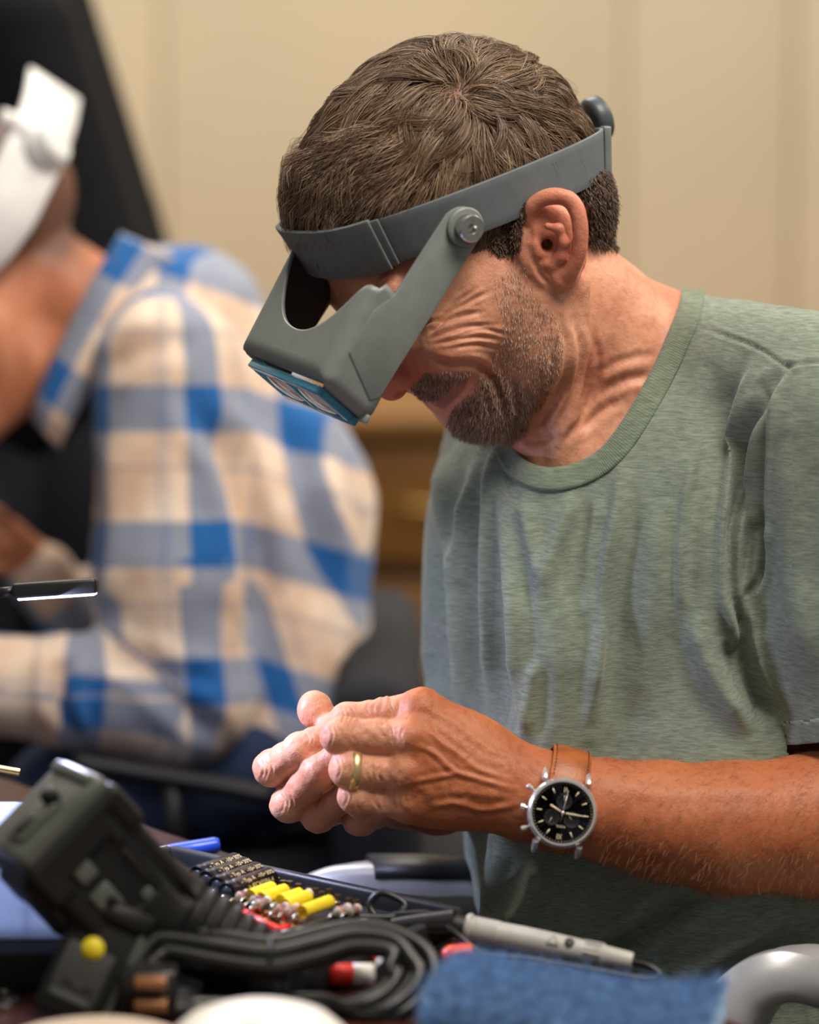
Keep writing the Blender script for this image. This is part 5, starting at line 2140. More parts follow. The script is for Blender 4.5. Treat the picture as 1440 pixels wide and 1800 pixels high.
zc = -430.0
loop_arm([U(1288, 2060, zc + 60), U(1275, 1930, zc + 20), U(1282, 1820, zc), U(1312, 1752, zc), U(1370, 1716, zc), U(1450, 1716, zc + 20), U(1540, 1740, zc + 60), U(1600, 1830, zc + 120), U(1590, 1990, zc + 160)], 64, 44)
link_mesh('arm_pad', *g_tube(W(np.array([U(1500, 1690, zc + 30), U(1560, 1700, zc + 60), U(1600, 1740, zc + 90)])), 60 * SC, 14, flat=(dirw([0, -1, 0]), 0.3)), M_blkp, oc)
zf = 120.0
loop_arm([U(520, 1800, zf), U(522, 1660, zf), U(540, 1592, zf), U(585, 1556, zf), U(650, 1545, zf), U(760, 1548, zf + 20), U(860, 1556, zf + 60), U(930, 1620, zf + 120), U(940, 1800, zf + 160)], 62, 30)
link_mesh('arm_pad', *g_tube(W(np.array([U(650, 1528, zf), U(740, 1528, zf + 15), U(870, 1538, zf + 60)])), 70 * SC, 14, flat=(dirw([0, -1, 0]), 0.4)), M_blkp, oc)
link_mesh('column', *g_tube(np.array([seat_c - [0, 0, 0.05], (seat_c[0], seat_c[1], 0.1)]), 0.028, 14), M_blkp, oc)
for i in range(5):
    a = i * 2 * math.pi / 5 + 0.5
    link_mesh('base_leg', *g_tube(np.array([(seat_c[0], seat_c[1], 0.11), (seat_c[0] + 0.28 * math.cos(a), seat_c[1] + 0.28 * math.sin(a), 0.06)]), np.array([0.03, 0.02]), 10), M_blkp, oc)
    link_mesh('caster', *g_lathe([(0, -0.012), (0.028, -0.012), (0.03, 0), (0.028, 0.012), (0, 0.012)], frame_z((seat_c[0] + 0.28 * math.cos(a), seat_c[1] + 0.28 * math.sin(a), 0.031), (math.sin(a), -math.cos(a), 0)), 18), M_blkp, oc)

# ------------------------------------------------------------------ black tray with the turret board
M_tray = mat('black_tray', srgb(34, 35, 38), 0.45, var=0.08, vscale=150, bump=0.15, bscale=900)
T1, T2 = onz(300, 1487, 0.756), onz(812, 1597, 0.756)
d1 = unit(T2 - T1)
d2 = np.array([d1[1], -d1[0], 0])
if d2[0] > 0:
    d2 = -d2
tl, tw = np.linalg.norm(T2 - T1), 0.17
tray = thing('tray', 'shallow black tray with raised rim holding the turret board', 'tray', (T1 + T2) / 2 * [1, 1, 0] + d2 * tw / 2 + np.array([0, 0, TABLE_Z]))
trax = np.array([d1, d2, [0, 0, 1.0]])
tcn = (T1 + T2) / 2 + d2 * tw / 2
tcn[2] = TABLE_Z
link_mesh('base', *g_box(tcn + [0, 0, 0.003], (tl, tw, 0.005), trax, 0.001), M_tray, tray, smooth=False)
for o_, s_ in ((d2 * -tw / 2, (tl, 0.007, 0.016)), (d2 * tw / 2, (tl, 0.007, 0.016)), (d1 * tl / 2, (0.007, tw, 0.016)), (d1 * -tl / 2, (0.007, tw, 0.016))):
    link_mesh('rim', *g_box(tcn + o_ + [0, 0, 0.0085], s_, trax, 0.0025), M_tray, tray)

BZ = TABLE_Z + 0.0055
board = thing('turret_board', 'circuit board of brass turrets with capacitors and resistors in the tray', 'circuit board', onz(500, 1632, BZ))
M_board = mat('phenolic_board', srgb(44, 44, 50), 0.35, var=0.1, vscale=80)
e1_ = d1
e2_ = -d2                                               # away, up-right in the picture
bc = onz(520, 1618, BZ)
link_mesh('plate', *g_box(bc + [0, 0, 0.002], (0.17, 0.075, 0.003), np.array([e1_, e2_, [0, 0, 1.0]]), 0.0006), M_board, board, smooth=False)
M_turret = mat('turret_brass', srgb(176, 160, 110), 0.28, 1.0, var=0.08, vscale=400)
tur_prof = [(0, 0), (0.0024, 0), (0.0024, 0.0012), (0.0017, 0.0016), (0.0017, 0.0044), (0.0022, 0.0048), (0.0022, 0.0060), (0.0014, 0.0064), (0.0014, 0.0086), (0.0021, 0.0090), (0.0021, 0.0104), (0, 0.0104)]
first_t = None
BT = BZ + 0.0035
turs = [(390, 1577), (402, 1582), (413, 1583), (429, 1588), (447, 1595), (459, 1596), (470, 1602), (484, 1597), (499, 1608), (518, 1614), (531, 1617), (576, 1625), (606, 1620), (618, 1619), (628, 1619)]
for (x, y) in turs:
    p = onz(x, y, BT + 0.0104)
    p[2] = BT
    if first_t is None:
        V, F = g_lathe(tur_prof, (np.zeros(3), np.array([1.0, 0, 0]), np.array([0, 1.0, 0]), np.array([0, 0, 1.0])), 14)
        base_p = np.array(board['_o'])
        first_t = link_mesh('turret', V + p, F, M_turret, board)
        autosmooth(first_t, 35)
        first_p = p
    else:
        q = first_t.copy()
        COL.objects.link(q)
        q.location = Vector(p - first_p)
# far row of turrets behind the parts
for i in range(11):
    p = onz(turs[i][0], turs[i][1], BT + 0.0104)
    p[2] = BT
    p = p + e2_ * 0.052
    q = first_t.copy()
    COL.objects.link(q)
    q.location = Vector(p - first_p)

M_capb = mat('black_capacitor_sleeve', srgb(18, 18, 20), 0.25, var=0.05, coat=0.3)
M_capend = mat('capacitor_end', srgb(40, 44, 52), 0.3, 0.3, var=0.1)
M_yel = mat('yellow_capacitor', srgb(236, 206, 40), 0.32, var=0.04, vscale=200)
M_print = mat('pale_print', srgb(214, 196, 150), 0.5, var=0.02)
M_resb = mat('resistor_body', srgb(206, 190, 168), 0.4, var=0.06)
M_band = [mat('band_' + n, c, 0.4) for n, c in (('red', srgb(170, 50, 36)), ('brown', srgb(90, 52, 30)), ('blue', srgb(40, 70, 130)))]
M_lead = mat('tinned_lead', srgb(190, 188, 180), 0.25, 1.0)


def part_tube(name, lx, ly, rx, ry, h, r, prof, m, parent):
    a = onz(lx, ly, h)
    c_ = a + e2_ * np.dot(onz(rx, ry, h) - a, e2_)
    L = np.linalg.norm(c_ - a)
    fr = frame_z(a, c_ - a)
    return autosmooth(link_mesh(name, *g_lathe([(q[0] * r, q[1] * L) for q in prof], fr, 24), m, parent), 40), fr, L


capp = [(0, 0.02), (0.55, 0.02), (0.9, 0.0), (1.0, 0.02), (1.0, 0.10), (0.90, 0.12), (0.90, 0.15), (1.0, 0.17), (1.0, 0.98), (0.93, 1.0), (0, 1.0)]
for i, (lx, ly, rx, ry) in enumerate([(399, 1572, 505, 1552), (382, 1561, 486, 1543), (363, 1551, 470, 1535), (347, 1543, 455, 1528)]):
    r = 0.0078
    hh = BT + 0.0125
    cp, fr, L = part_tube('capacitor', lx, ly, rx, ry, hh, r, capp, M_capb, board)
    link_mesh('end_disc', *g_lathe([(0, -0.0006), (0.0044, -0.0006), (0.0048, 0.0006), (0, 0.0006)], fr, 20), M_capend, cp)
    link_mesh('lead', *g_tube(np.array([fr[0] + fr[3] * L * 0.0, fr[0] - fr[3] * 0.004, fr[0] - fr[3] * 0.0055 - np.array([0, 0, 0.004])]), 0.0005, 6), M_lead, cp)
    # two lines of print on the side facing the camera
    for j, (txt, ang) in enumerate((('- Typ A  -10+30%', 0.55), ('> IEC60384-4', 0.05))):
        nrm = unit(-FWD * math.cos(ang) + UPV * math.sin(ang))
        nrm = unit(nrm - fr[3] * np.dot(nrm, fr[3]))
        upd = np.cross(nrm, fr[3])
        if upd[2] < 0:
            upd = -upd
        text_obj('print', txt, 0.0042, (fr[0] + fr[3] * L * 0.58 + nrm * (r + 0.0002), fr[3], upd, nrm), M_print, cp)
tubp = [(0.0, 0.03), (0.62, 0.03), (0.86, 0.0), (1.0, 0.0), (1.0, 1.0), (0.86, 1.0), (0.6, 0.97), (0, 0.97)]
for (lx, ly, rx, ry) in [(440, 1575, 510, 1568), (460, 1580, 527, 1571), (494, 1584, 540, 1575), (501, 1591, 567, 1582), (531, 1603, 598, 1589)]:
    r = 0.0042
    cp, fr, L = part_tube('film_capacitor', lx, ly, rx, ry, BT + 0.0128, r, tubp, M_yel, board)
    link_mesh('lead', *g_tube(np.array([fr[0] + fr[3] * L * 0.04, fr[0] - fr[3] * 0.007, fr[0] - fr[3] * 0.011 - np.array([0, 0, 0.003])]), 0.0006, 6), M_lead, cp)
    link_mesh('lead', *g_tube(np.array([fr[0] + fr[3] * L * 0.96, fr[0] + fr[3] * (L + 0.007), fr[0] + fr[3] * (L + 0.011) - np.array([0, 0, 0.003])]), 0.0006, 6), M_lead, cp)
    nrm = unit(UPV * 0.8 - FWD * 0.6)
    nrm = unit(nrm - fr[3] * np.dot(nrm, fr[3]))
    upd = np.cross(nrm, fr[3])
    upd = upd if upd[2] > 0 else -upd
resp = [(0, 0), (0.6, 0.0), (0.95, 0.05), (1.0, 0.15), (0.86, 0.26), (0.82, 0.5), (0.86, 0.74), (1.0, 0.85), (0.95, 0.95), (0.6, 1.0), (0, 1.0)]
for i, (lx, ly, rx, ry) in enumerate([(419, 1577, 440, 1572), (444, 1584, 463, 1579), (453, 1590, 474, 1583), (488, 1600, 506, 1594), (504, 1603, 526, 1596), (528, 1576, 548, 1570), (592, 1604, 622, 1597), (614, 1603, 636, 1598)]):
    r = 0.0030
    rs_, fr, L = part_tube('resistor', lx, ly, rx, ry, BT + 0.0125, r, resp, M_resb, board)
    for j, tpos in enumerate((0.15, 0.36, 0.52, 0.68)):
        link_mesh('colour_band', *g_lathe([(r * 0.8, tpos * L - 0.0004), (r * 1.06 if j == 0 else r * 0.9, tpos * L - 0.0004), (r * 1.06 if j == 0 else r * 0.9, tpos * L + 0.0005), (r * 0.8, tpos * L + 0.0005)], fr, 18), M_band[(i + j) % 3], rs_)
    link_mesh('lead', *g_tube(np.array([fr[0] + fr[3] * 0.001, fr[0] - fr[3] * 0.006, fr[0] - fr[3] * 0.009 - np.array([0, 0, 0.003])]), 0.0005, 6), M_lead, rs_)

# ------------------------------------------------------------------ things on the table
def on(px, py, lift):
    """a point lift metres above the table, seen at px, py"""
    return onz(px, py, TABLE_Z + lift)


M_rub = mat('black_cable_rubber', srgb(24, 25, 24), 0.34, var=0.08, vscale=100)
M_red = mat('red_insulation', srgb(226, 44, 30), 0.4, var=0.05)
M_orange = mat('orange_red_plastic', srgb(240, 74, 30), 0.3, var=0.05, coat=0.2)
M_clear, nt, b = new_mat('clear_plastic')
b.inputs['Roughness'].default_value = 0.18
b.inputs['Subsurface Weight'].default_value = 0.0
nz = node(nt, 'ShaderNodeTexNoise', Scale=30.0)
lnk(nt, ramp(nt, nz.outputs[0], [(0.3, srgb(206, 218, 240)), (0.7, srgb(240, 246, 255))]), b.inputs['Base Color'])
tr = node(nt, 'ShaderNodeBsdfTransparent')
tr.inputs[0].default_value = (0.93, 0.96, 1.0, 1)
mx = node(nt, 'ShaderNodeMixShader')
mx.inputs[0].default_value = 0.62
tl_ = node(nt, 'ShaderNodeBsdfTranslucent')
tl_.inputs[0].default_value = srgb(236, 243, 255)
mx1 = node(nt, 'ShaderNodeMixShader')
mx1.inputs[0].default_value = 0.5
lnk(nt, tl_.outputs[0], mx1.inputs[1])
lnk(nt, b.outputs[0], mx1.inputs[2])
lnk(nt, tr.outputs[0], mx.inputs[1])
lnk(nt, mx1.outputs[0], mx.inputs[2])
lnk(nt, mx.outputs[0], nt.nodes['Material Output'].inputs[0])

# --- coiled cable: a bundle of long loops standing on edge, tied in the middle
zb = tz(1793)
NL = 7
cable = []
for i in range(NL):
    s = i / (NL - 1)
    lx, rx = 222 + 34 * s, 762 - 76 * s
    topL, topR = 1630 + 46 * s, 1642 + 42 * s
    bot = 1784 - 22 * s
    dz = 14 * math.sin(i * 2.1)
    def C(px, py, d=0.0):
        return U(px, py, zb + (1790 - py) * 0.55 + dz + d)
    cable += [C(300, bot - 4), C(lx + 14, bot - 30), C(lx - 4, 1715), C(lx + 30, topL + 12), C(300, topL + 4), C(390, topL + 16 + 6 * s), C(478, topL + 28 + 2 * s), C(560, topL + 10 + 4 * s), C(625, topR - 14), C(690, topR - 6), C(rx - 16, topR + 26), C(rx, 1712), C(rx - 22, 1752 - 8 * s), C(rx - 80, bot + 4), C(560, bot - 4, 30), C(430, bot - 2, 30)]
cp_ = catmull(np.array(cable), 5)
cb = thing('cable_bundle', 'thick black cable wound in a tied bundle in front of the tray', 'cable', W(np.array([480.0, 1793, zb])))
link_mesh('cord', *g_tube(W(cp_), 11.5 * SC, 10), M_rub, cb)
tie = np.array([U(478 + 3 * math.sin(a), 1682 + 32 * math.cos(a), zb + 66 + 42 * math.sin(a)) for a in np.linspace(0, 2 * math.pi, 24, endpoint=False)])
link_mesh('twist_tie', *g_tube(W(tie), 3.0 * SC, 6, closed=True), M_blkp, cb)
plg = U(262, 1738, zb + 10)
pg_ = link_mesh('plug', *g_box(W(plg), (86 * SC, 60 * SC, 70 * SC), None, 8 * SC), M_rub, cb)
for dy_ in (-16, 18):
    link_mesh('prong', *g_box(W(plg + np.array([6, dy_, -40])), (48 * SC, 30 * SC, 16 * SC), None, 2 * SC), mat('copper_prong', srgb(168, 120, 84), 0.35, 0.6), pg_)

# --- bulky black handheld device on its stand
M_dev = mat('black_device_plastic', srgb(13, 13, 12), 0.55, var=0.1, vscale=60, bump=0.2, bscale=700, spec=0.3)
M_devg = mat('grey_device_top', srgb(74, 78, 72), 0.4, var=0.12, vscale=40)
zd = tz(1788)
dv = thing('handheld_device', 'bulky black device with ribbed neck propped on a flat stand leg', 'tool', W(U(140, 1788, zd)))
ex = unit([0.58, 0.72, 0.40])                            # along its barrel, down to the right
ez2 = unit(np.array([0.30, -0.12, -1.0]) - ex * np.dot([0.30, -0.12, -1.0], ex))     # the side towards us
ey2 = np.cross(ez2, ex)                                  # across it
if ey2[0] > 0:
    ey2 = -ey2                                           # points to the lower left in the picture
dax = np.array([dirw(ex), dirw(ey2), dirw(ez2)])
DA = np.array([ex, ey2, ez2])
zdv = zd + 90
hc = U(168, 1502, zdv)
df = Field()
df.box(hc, (92, 78, 66), DA, r=18, k=10)
df.box(hc - ex * 74, (30, 92, 76), DA, r=14, k=8)
df.box(hc + ex * 104, (60, 62, 52), DA, r=22, k=26)
nx = unit([0.84, 0.52, 0.05])
n0 = hc + ex * 74 - ey2 * 22
df.cone(n0, n0 + nx * 310, 78, 66, k=20)
df.box(hc + ey2 * 92 + ex * 4, (46, 16, 44), DA, r=8, k=6)
df.box(hc + ey2 * 98 - ex * 62, (24, 14, 50), DA, r=8, k=6)
df.box(hc + ez2 * 90 + ex * 6 + ey2 * 10, (60, 44, 5), DA, r=4, k=3, op=-1)
df.box(hc + ez2 * 90 - ey2 * 66 + ex * 30, (120, 5, 6), DA, r=3, k=3, op=-1)
ny = unit(np.cross(nx, [0, 0, 1.0]))
NA = np.array([nx, ny, np.cross(nx, ny)])
for i in range(8):
    df.box(n0 + nx * (110 + 25 * i), (5, 96, 96), NA, r=2, k=3, op=-1)
for i in range(8):
    c_ = n0 + nx * (110 + 25 * i)
    df.cone(c_ - nx * 4, c_ + nx * 4, 66 - i, 66 - i, k=2)
dV, dQ = surface(df, 5.0)
dhd = link_mesh('housing', W(dV), dQ, M_dev, dv)
# grey cap on the upper end, with its switch plate and knob
cap = link_mesh('end_cap', *g_box(W(hc - ex * 128), (36 * SC, 196 * SC, 168 * SC), dax, 14 * SC, 3), M_devg, dv)
link_mesh('switch_plate', *g_box(W(hc - ex * 150 + ey2 * 26 + ez2 * 26), (10 * SC, 84 * SC, 60 * SC), dax, 4 * SC), M_devg, cap)
link_mesh('display', *g_box(W(hc - ex * 156 + ey2 * 40 + ez2 * 28), (4 * SC, 40 * SC, 30 * SC), dax, 1 * SC), M_dev, cap)
link_mesh('knob', *g_lathe([(0, 0), (15 * SC, 0), (15 * SC, 18 * SC), (12 * SC, 22 * SC), (0, 22 * SC)], frame_z(W(hc - ex * 152 - ey2 * 18 + ez2 * 36), dirw(-ex)), 18), M_dev, cap)
link_mesh('ridge', *g_box(W(hc - ex * 146 - ey2 * 78), (16 * SC, 22 * SC, 150 * SC), dax, 6 * SC), M_devg, cap)
for (ox, oy, sx_2, sy_2, mm) in ((-44, 30, 34, 34, M_devg), (18, 34, 52, 40, M_devg), (24, 30, 20, 18, M_dev), (66, -22, 24, 22, M_devg)):
    link_mesh('boss', *g_box(W(hc + ex * ox + ey2 * oy + ez2 * (82 if mm is M_devg else 88)), (sx_2 * SC, sy_2 * SC, 12 * SC), dax, 4 * SC), mm, dhd)
for i in range(5):
    link_mesh('vent', *g_box(W(hc + ex * (-30 + 26 * i) - ey2 * 88 + ez2 * 30), (12 * SC, 8 * SC, 40 * SC), dax, 2 * SC), M_devg, dhd)
link_mesh('side_rail', *g_box(W(hc + ex * 60 - ey2 * 40 + ez2 * 82), (170 * SC, 10 * SC, 10 * SC), dax, 3 * SC), M_dev, dhd)
# stand leg
lt, lb = U(205, 1590, zdv - 60), U(112, 1792, zd - 6)
lx_ = unit(lb - lt)
ly_ = unit(np.array([0.95, 0.28, 0.0]) - lx_ * np.dot([0.95, 0.28, 0], lx_))
lz_ = np.cross(lx_, ly_)
if lz_[2] > 0:
    lz_ = -lz_
lax = np.array([dirw(lx_), dirw(ly_), dirw(lz_)])
Ln = np.linalg.norm(lb - lt)
lg = link_mesh('stand_leg', *g_box(W((lt + lb) / 2), (Ln * SC, 118 * SC, 20 * SC), lax, 6 * SC, 3), M_dev, dv)
link_mesh('leg_rail', *g_box(W((lt + lb) / 2 + ly_ * 60), (Ln * 0.86 * SC, 14 * SC, 30 * SC), lax, 5 * SC, 3), M_devg, lg)
link_mesh('leg_panel', *g_box(W((lt + lb) / 2 + lx_ * 20 + lz_ * 10 - ly_ * 6), (Ln * 0.52 * SC, 82 * SC, 5 * SC), lax, 2 * SC), mat('leg_panel_grey', srgb(48, 49, 48), 0.55, var=0.08), lg)
link_mesh('sticker', *g_lathe([(0, 0), (19 * SC, 0), (19 * SC, 1.5 * SC), (0, 1.5 * SC)], frame_z(W(lt + lx_ * 66 - ly_ * 6 + lz_ * 13), dirw(lz_)), 32), mat('yellow_sticker', srgb(214, 192, 20), 0.5, var=0.06, vscale=500), lg, smooth=False)
link_mesh('leg_slot', *g_box(W(lb - lx_ * 56 + lz_ * 12 - ly_ * 4), (5 * SC, 50 * SC, 4 * SC), lax), M_blkp, lg, smooth=False)
link_mesh('leg_strip', *g_box(W(lb - lx_ * 34 + lz_ * 11 - ly_ * 8), (9 * SC, 66 * SC, 4 * SC), lax, 1 * SC), M_devg, lg)
link_mesh('hinge', *g_tube(W(np.array([lt - ly_ * 66, lt + ly_ * 66])), 22 * SC, 16), M_dev, dv)

dv.scale = (0.92, 0.92, 0.92)
# --- clear organiser box on a black slab
zo = tz(1716)
slab = link_mesh('slab', *g_box(on(-20, 1700, 0.011) + np.array([-0.02, 0.10, 0]), (0.20, 0.22, 0.022), None, 0.003), mat('black_foam', srgb(22, 22, 24), 0.8, var=0.1), smooth=False)
slab.name = 'foam_slab'
tag(slab, 'flat black foam slab under the clear organiser box', 'slab')
ob0 = onz(130, 1650, TABLE_Z + 0.0225)
org = thing('organiser_box', 'clear plastic compartment box glowing in the lamp light', 'box', ob0 + np.array([-0.07, 0.05, 0]))
bw_, bd_, bh_, tk = 0.165, 0.11, 0.046, 0.0022
o0 = ob0 + np.array([-bw_, 0, 0])
def bx(c, s):
    return g_box(o0 + np.array(c), s, None, 0.0006)


link_mesh('bottom', *bx((bw_ / 2, bd_ / 2, tk / 2), (bw_, bd_, tk)), M_clear, org, smooth=False)
for c, s in (((bw_ / 2, 0, bh_ / 2), (bw_, tk, bh_)), ((bw_ / 2, bd_, bh_ / 2), (bw_, tk, bh_)), ((0, bd_ / 2, bh_ / 2), (tk, bd_, bh_)), ((bw_, bd_ / 2, bh_ / 2), (tk, bd_, bh_))):
    link_mesh('side', *bx(c, s), M_clear, org, smooth=False)
for i in range(1, 6):
    link_mesh('divider', *bx((bw_ * i / 6, bd_ / 2, bh_ * 0.46), (tk * 0.8, bd_ - 0.003, bh_ * 0.9)), M_clear, org, smooth=False)
link_mesh('divider', *bx((bw_ / 2, bd_ * 0.5, bh_ * 0.46), (bw_ - 0.003, tk * 0.8, bh_ * 0.9)), M_clear, org, smooth=False)
lid = link_mesh('lid', *bx((bw_ / 2, bd_ / 2, bh_ + 0.003), (bw_ + 0.005, bd_ + 0.005, 0.004)), M_clear, org, smooth=False)
link_mesh('lid_rim', *bx((bw_ / 2, -0.003, bh_ - 0.002), (bw_ + 0.005, 0.002, 0.010)), M_clear, lid, smooth=False)
M_white2 = mat('white_paper', srgb(232, 238, 248), 0.7, var=0.02)
link_mesh('paper_insert', *bx((bw_ / 2, bd_ / 2, 0.004), (bw_ - 0.008, bd_ - 0.008, 0.002)), M_white2, org, smooth=False)

# --- bar lamp on a gooseneck, its own light
M_lampb = mat('black_lamp_body', srgb(28, 28, 30), 0.4, var=0.06)
la, lb2 = U(24, 1040, -330), U(172, 1030, -330)
lamp = thing('desk_lamp', 'slim black bar lamp with a lit white underside on a gooseneck', 'lamp', on(-180, 1560, 0))
ldx = unit(lb2 - la)
ldn = unit(np.array([0.03, 1.0, 0.02]) - ldx * np.dot([0.03, 1.0, 0.02], ldx))
ldz = np.cross(ldx, ldn)
lax2 = np.array([dirw(ldx), dirw(ldn), dirw(ldz)])
lc_ = (la + lb2) / 2
link_mesh('head', *g_box(W(lc_ - ldn * 1), (np.linalg.norm(lb2 - la) * SC, 26 * SC, 52 * SC), lax2, 6 * SC, 3), M_lampb, lamp)
m_em, nt, b = new_mat('led_panel')
b.inputs['Base Color'].default_value = (0.9, 0.95, 1, 1)
b.inputs['Emission Color'].default_value = (0.80, 0.90, 1.0, 1)
b.inputs['Emission Strength'].default_value = 9.0
link_mesh('led_strip', *g_box(W(lc_ + ldn * 12 + ldx * 2), ((np.linalg.norm(lb2 - la) - 12) * SC, 5 * SC, 44 * SC), lax2, 2 * SC, 2), m_em, lamp)
link_mesh('joint', *g_tube(W(np.array([la + ldx * 4, la - ldx * 26])), 9 * SC, 14), M_lampb, lamp)
gn = catmull(np.array([W(la - ldx * 24), W(U(-70, 1046, -320)), W(U(-160, 1120, -300)), W(U(-190, 1300, -290)), on(-180, 1560, 0.02)]), 10)
link_mesh('gooseneck', *g_tube(gn, 6 * SC, 10), M_lampb, lamp)
link_mesh('base', *g_lathe([(0, 0), (0.05, 0), (0.05, 0.012), (0.045, 0.02), (0, 0.022)], frame_z(on(-180, 1560, 0), (0, 0, 1)), 32), M_lampb, lamp)
ll = area('lamp_light', W(lc_ + ldn * 16), W(lc_ + ldn * 16 + unit(ldn + np.array([0.55, 0, 0.0])) * 200), 0.055, 1.5, (0.62, 0.66, 1.0), 0.016)

# --- blue marker
mk = thing('marker', 'blue marker cap sticking out behind the black device', 'pen', W(U(350, 1500, tz(1508))))
ma, mb_ = U(250, 1508, tz(1512) + 10), U(388, 1484, tz(1512) + 30)
mfr = frame_z(W(ma), W(mb_) - W(ma))
mL = np.linalg.norm(W(mb_) - W(ma))
autosmooth(link_mesh('cap', *g_lathe([(0, mL * 0.35), (15 * SC, mL * 0.35), (16 * SC, mL * 0.4), (14.5 * SC, mL * 0.93), (11 * SC, mL * 0.985), (0, mL)], mfr, 24), mat('blue_plastic', srgb(24, 66, 176), 0.3, var=0.05, coat=0.3), mk), 40)
autosmooth(link_mesh('barrel', *g_lathe([(0, -mL * 0.4), (12 * SC, -mL * 0.4), (13.5 * SC, -mL * 0.3), (13.5 * SC, mL * 0.38), (0, mL * 0.38)], mfr, 20), M_white2, mk), 40)

# --- grey test probe with its lead
M_prb = mat('warm_grey_plastic', srgb(178, 176, 169), 0.45, var=0.04, bump=0.05)
M_prbd = mat('probe_dark', srgb(40, 40, 42), 0.5)
pz = tz(1690) + 70
pa, pb = U(818, 1630, pz), U(1112, 1690, pz - 50)
pr_ = thing('test_probe', 'grey ribbed test probe handle resting behind the blue cloth', 'probe', W(U(960, 1700, pz)))
pfr = frame_z(W(pa), W(pb) - W(pa))
pL = np.linalg.norm(W(pb) - W(pa))
pp = [(0, 0), (21, 0.0), (24, 0.015), (24, 0.03), (21, 0.04)]
for i in range(7):
    t_ = 0.05 + i * 0.022
    pp += [(20.5, t_), (21.6, t_ + 0.008), (20.3, t_ + 0.018)]
pp += [(20, 0.22), (20.5, 0.35), (20, 0.5), (19, 0.62), (18, 0.73), (17.5, 0.80), (18.6, 0.81), (18.6, 0.825), (16.5, 0.835), (14.5, 0.985), (13.5, 1.0), (0, 1.0)]
autosmooth(link_mesh('handle', *g_lathe([(r * SC, t_ * pL) for r, t_ in pp], pfr, 28), M_prb, pr_), 35)
pn_v = unit(-FWD * 0.8 + UPV * 0.6)
pn_v = unit(pn_v - pfr[3] * np.dot(pn_v, pfr[3]))
pu_v = np.cross(pn_v, pfr[3])
pu_v = pu_v if pu_v[2] > 0 else -pu_v
for i in range(4):
    link_mesh('grip_rib', *g_box(pfr[0] + pfr[3] * pL * 0.765 + pn_v * 17.6 * SC + pu_v * (i - 1.5) * 7 * SC, (28 * SC, 2.4 * SC, 3 * SC), np.array([pfr[3], pu_v, pn_v]), 0.8 * SC), M_prb, pr_)
link_mesh('badge', *g_lathe([(0, 0), (8.5 * SC, 0), (8 * SC, 1.2 * SC), (0, 1.2 * SC)], frame_z(pfr[0] + pfr[3] * pL * 0.625 + pn_v * 18.6 * SC, pn_v), 24), M_prbd, pr_, smooth=False)
# a raised triangular mark beside the badge
tri = [(-9 * SC, -8 * SC), (9 * SC, -8 * SC), (0, 9 * SC)]
for k_ in range(3):
    p_a, p_b = np.array(tri[k_]), np.array(tri[(k_ + 1) % 3])
    o_ = pfr[0] + pfr[3] * pL * 0.53 + pn_v * 20.2 * SC
    link_mesh('moulded_mark', *g_tube(np.array([o_ + pfr[3] * p_a[0] + pu_v * p_a[1], o_ + pfr[3] * p_b[0] + pu_v * p_b[1]]), 1.3 * SC, 6), M_prb, pr_)
autosmooth(link_mesh('strain_relief', *g_tube(np.array([pfr[0] + pfr[3] * 0.002, pfr[0] - pfr[3] * 0.012, pfr[0] - pfr[3] * 0.028]), np.array([17, 19, 13]) * SC, 16), M_prbd, pr_), 40)
lead = catmull(np.array([W(U(1108, 1690, pz - 50)), W(U(1140, 1698, pz - 60)), W(U(1160, 1714, pz - 70)), W(U(1130, 1720, pz - 80)), W(U(1040, 1704, pz - 70)), W(U(920, 1684, pz - 60)), W(U(850, 1676, pz - 60)), W(U(800, 1640, pz - 40)), W(U(760, 1608, pz)), W(U(700, 1608, pz + 20)), W(U(665, 1612, pz + 30)), W(U(650, 1590, pz + 40)), W(U(672, 1570, pz + 40)), W(U(712, 1590, pz + 30)), W(U(690, 1612, pz + 20)), W(U(600, 1612, pz + 10)), on(520, 1636, 0.016), on(450, 1652, 0.006)]), 8)
link_mesh('lead', *g_tube(lead, 6.0 * SC, 8), M_rub, pr_)

# --- second lead coming from a plug behind the cable
blk = thing('test_lead', 'black test lead plug lying between tray and probe', 'cable', on(740, 1640, 0))
q0, q1 = on(690, 1628, 0.012), on(800, 1622, 0.016)
autosmooth(link_mesh('plug', *g_tube(catmull(np.array([q0, q0 * 0.6 + q1 * 0.4, q1]), 6), np.linspace(0.005, 0.0085, 13), 14), M_rub, blk), 40)
link_mesh('wire', *g_tube(catmull(np.array([q0, on(640, 1618, 0.014), on(600, 1632, 0.012), on(560, 1650, 0.006)]), 8), 0.003, 8), M_rub, blk)

# --- orange crocodile-clip boot with its wire
oc_a, oc_b = U(778, 1682, tz(1705) + 40), U(832, 1672, tz(1705) + 40)
ocl = thing('clip', 'orange red insulated clip boot beside the blue cloth', 'clip', W(U(800, 1695, tz(1705) + 40)))
autosmooth(link_mesh('boot', *g_tube(W(catmull(np.array([oc_a, oc_a * 0.6 + oc_b * 0.4, oc_b]), 6)), np.array([9, 12, 14, 15, 16, 16, 16, 15.5, 15, 15, 14, 13.5, 11]) * 1.2 * SC, 14, flat=(dirw([0, -1, 0]), 0.85)), M_orange, ocl), 40)
link_mesh('wire', *g_tube(W(catmull(np.array([oc_b, U(850, 1680, tz(1705) + 40), U(872, 1690, tz(1705) + 40), U(874, 1706, tz(1712))]), 8)), 6 * SC, 8), M_rub, ocl)

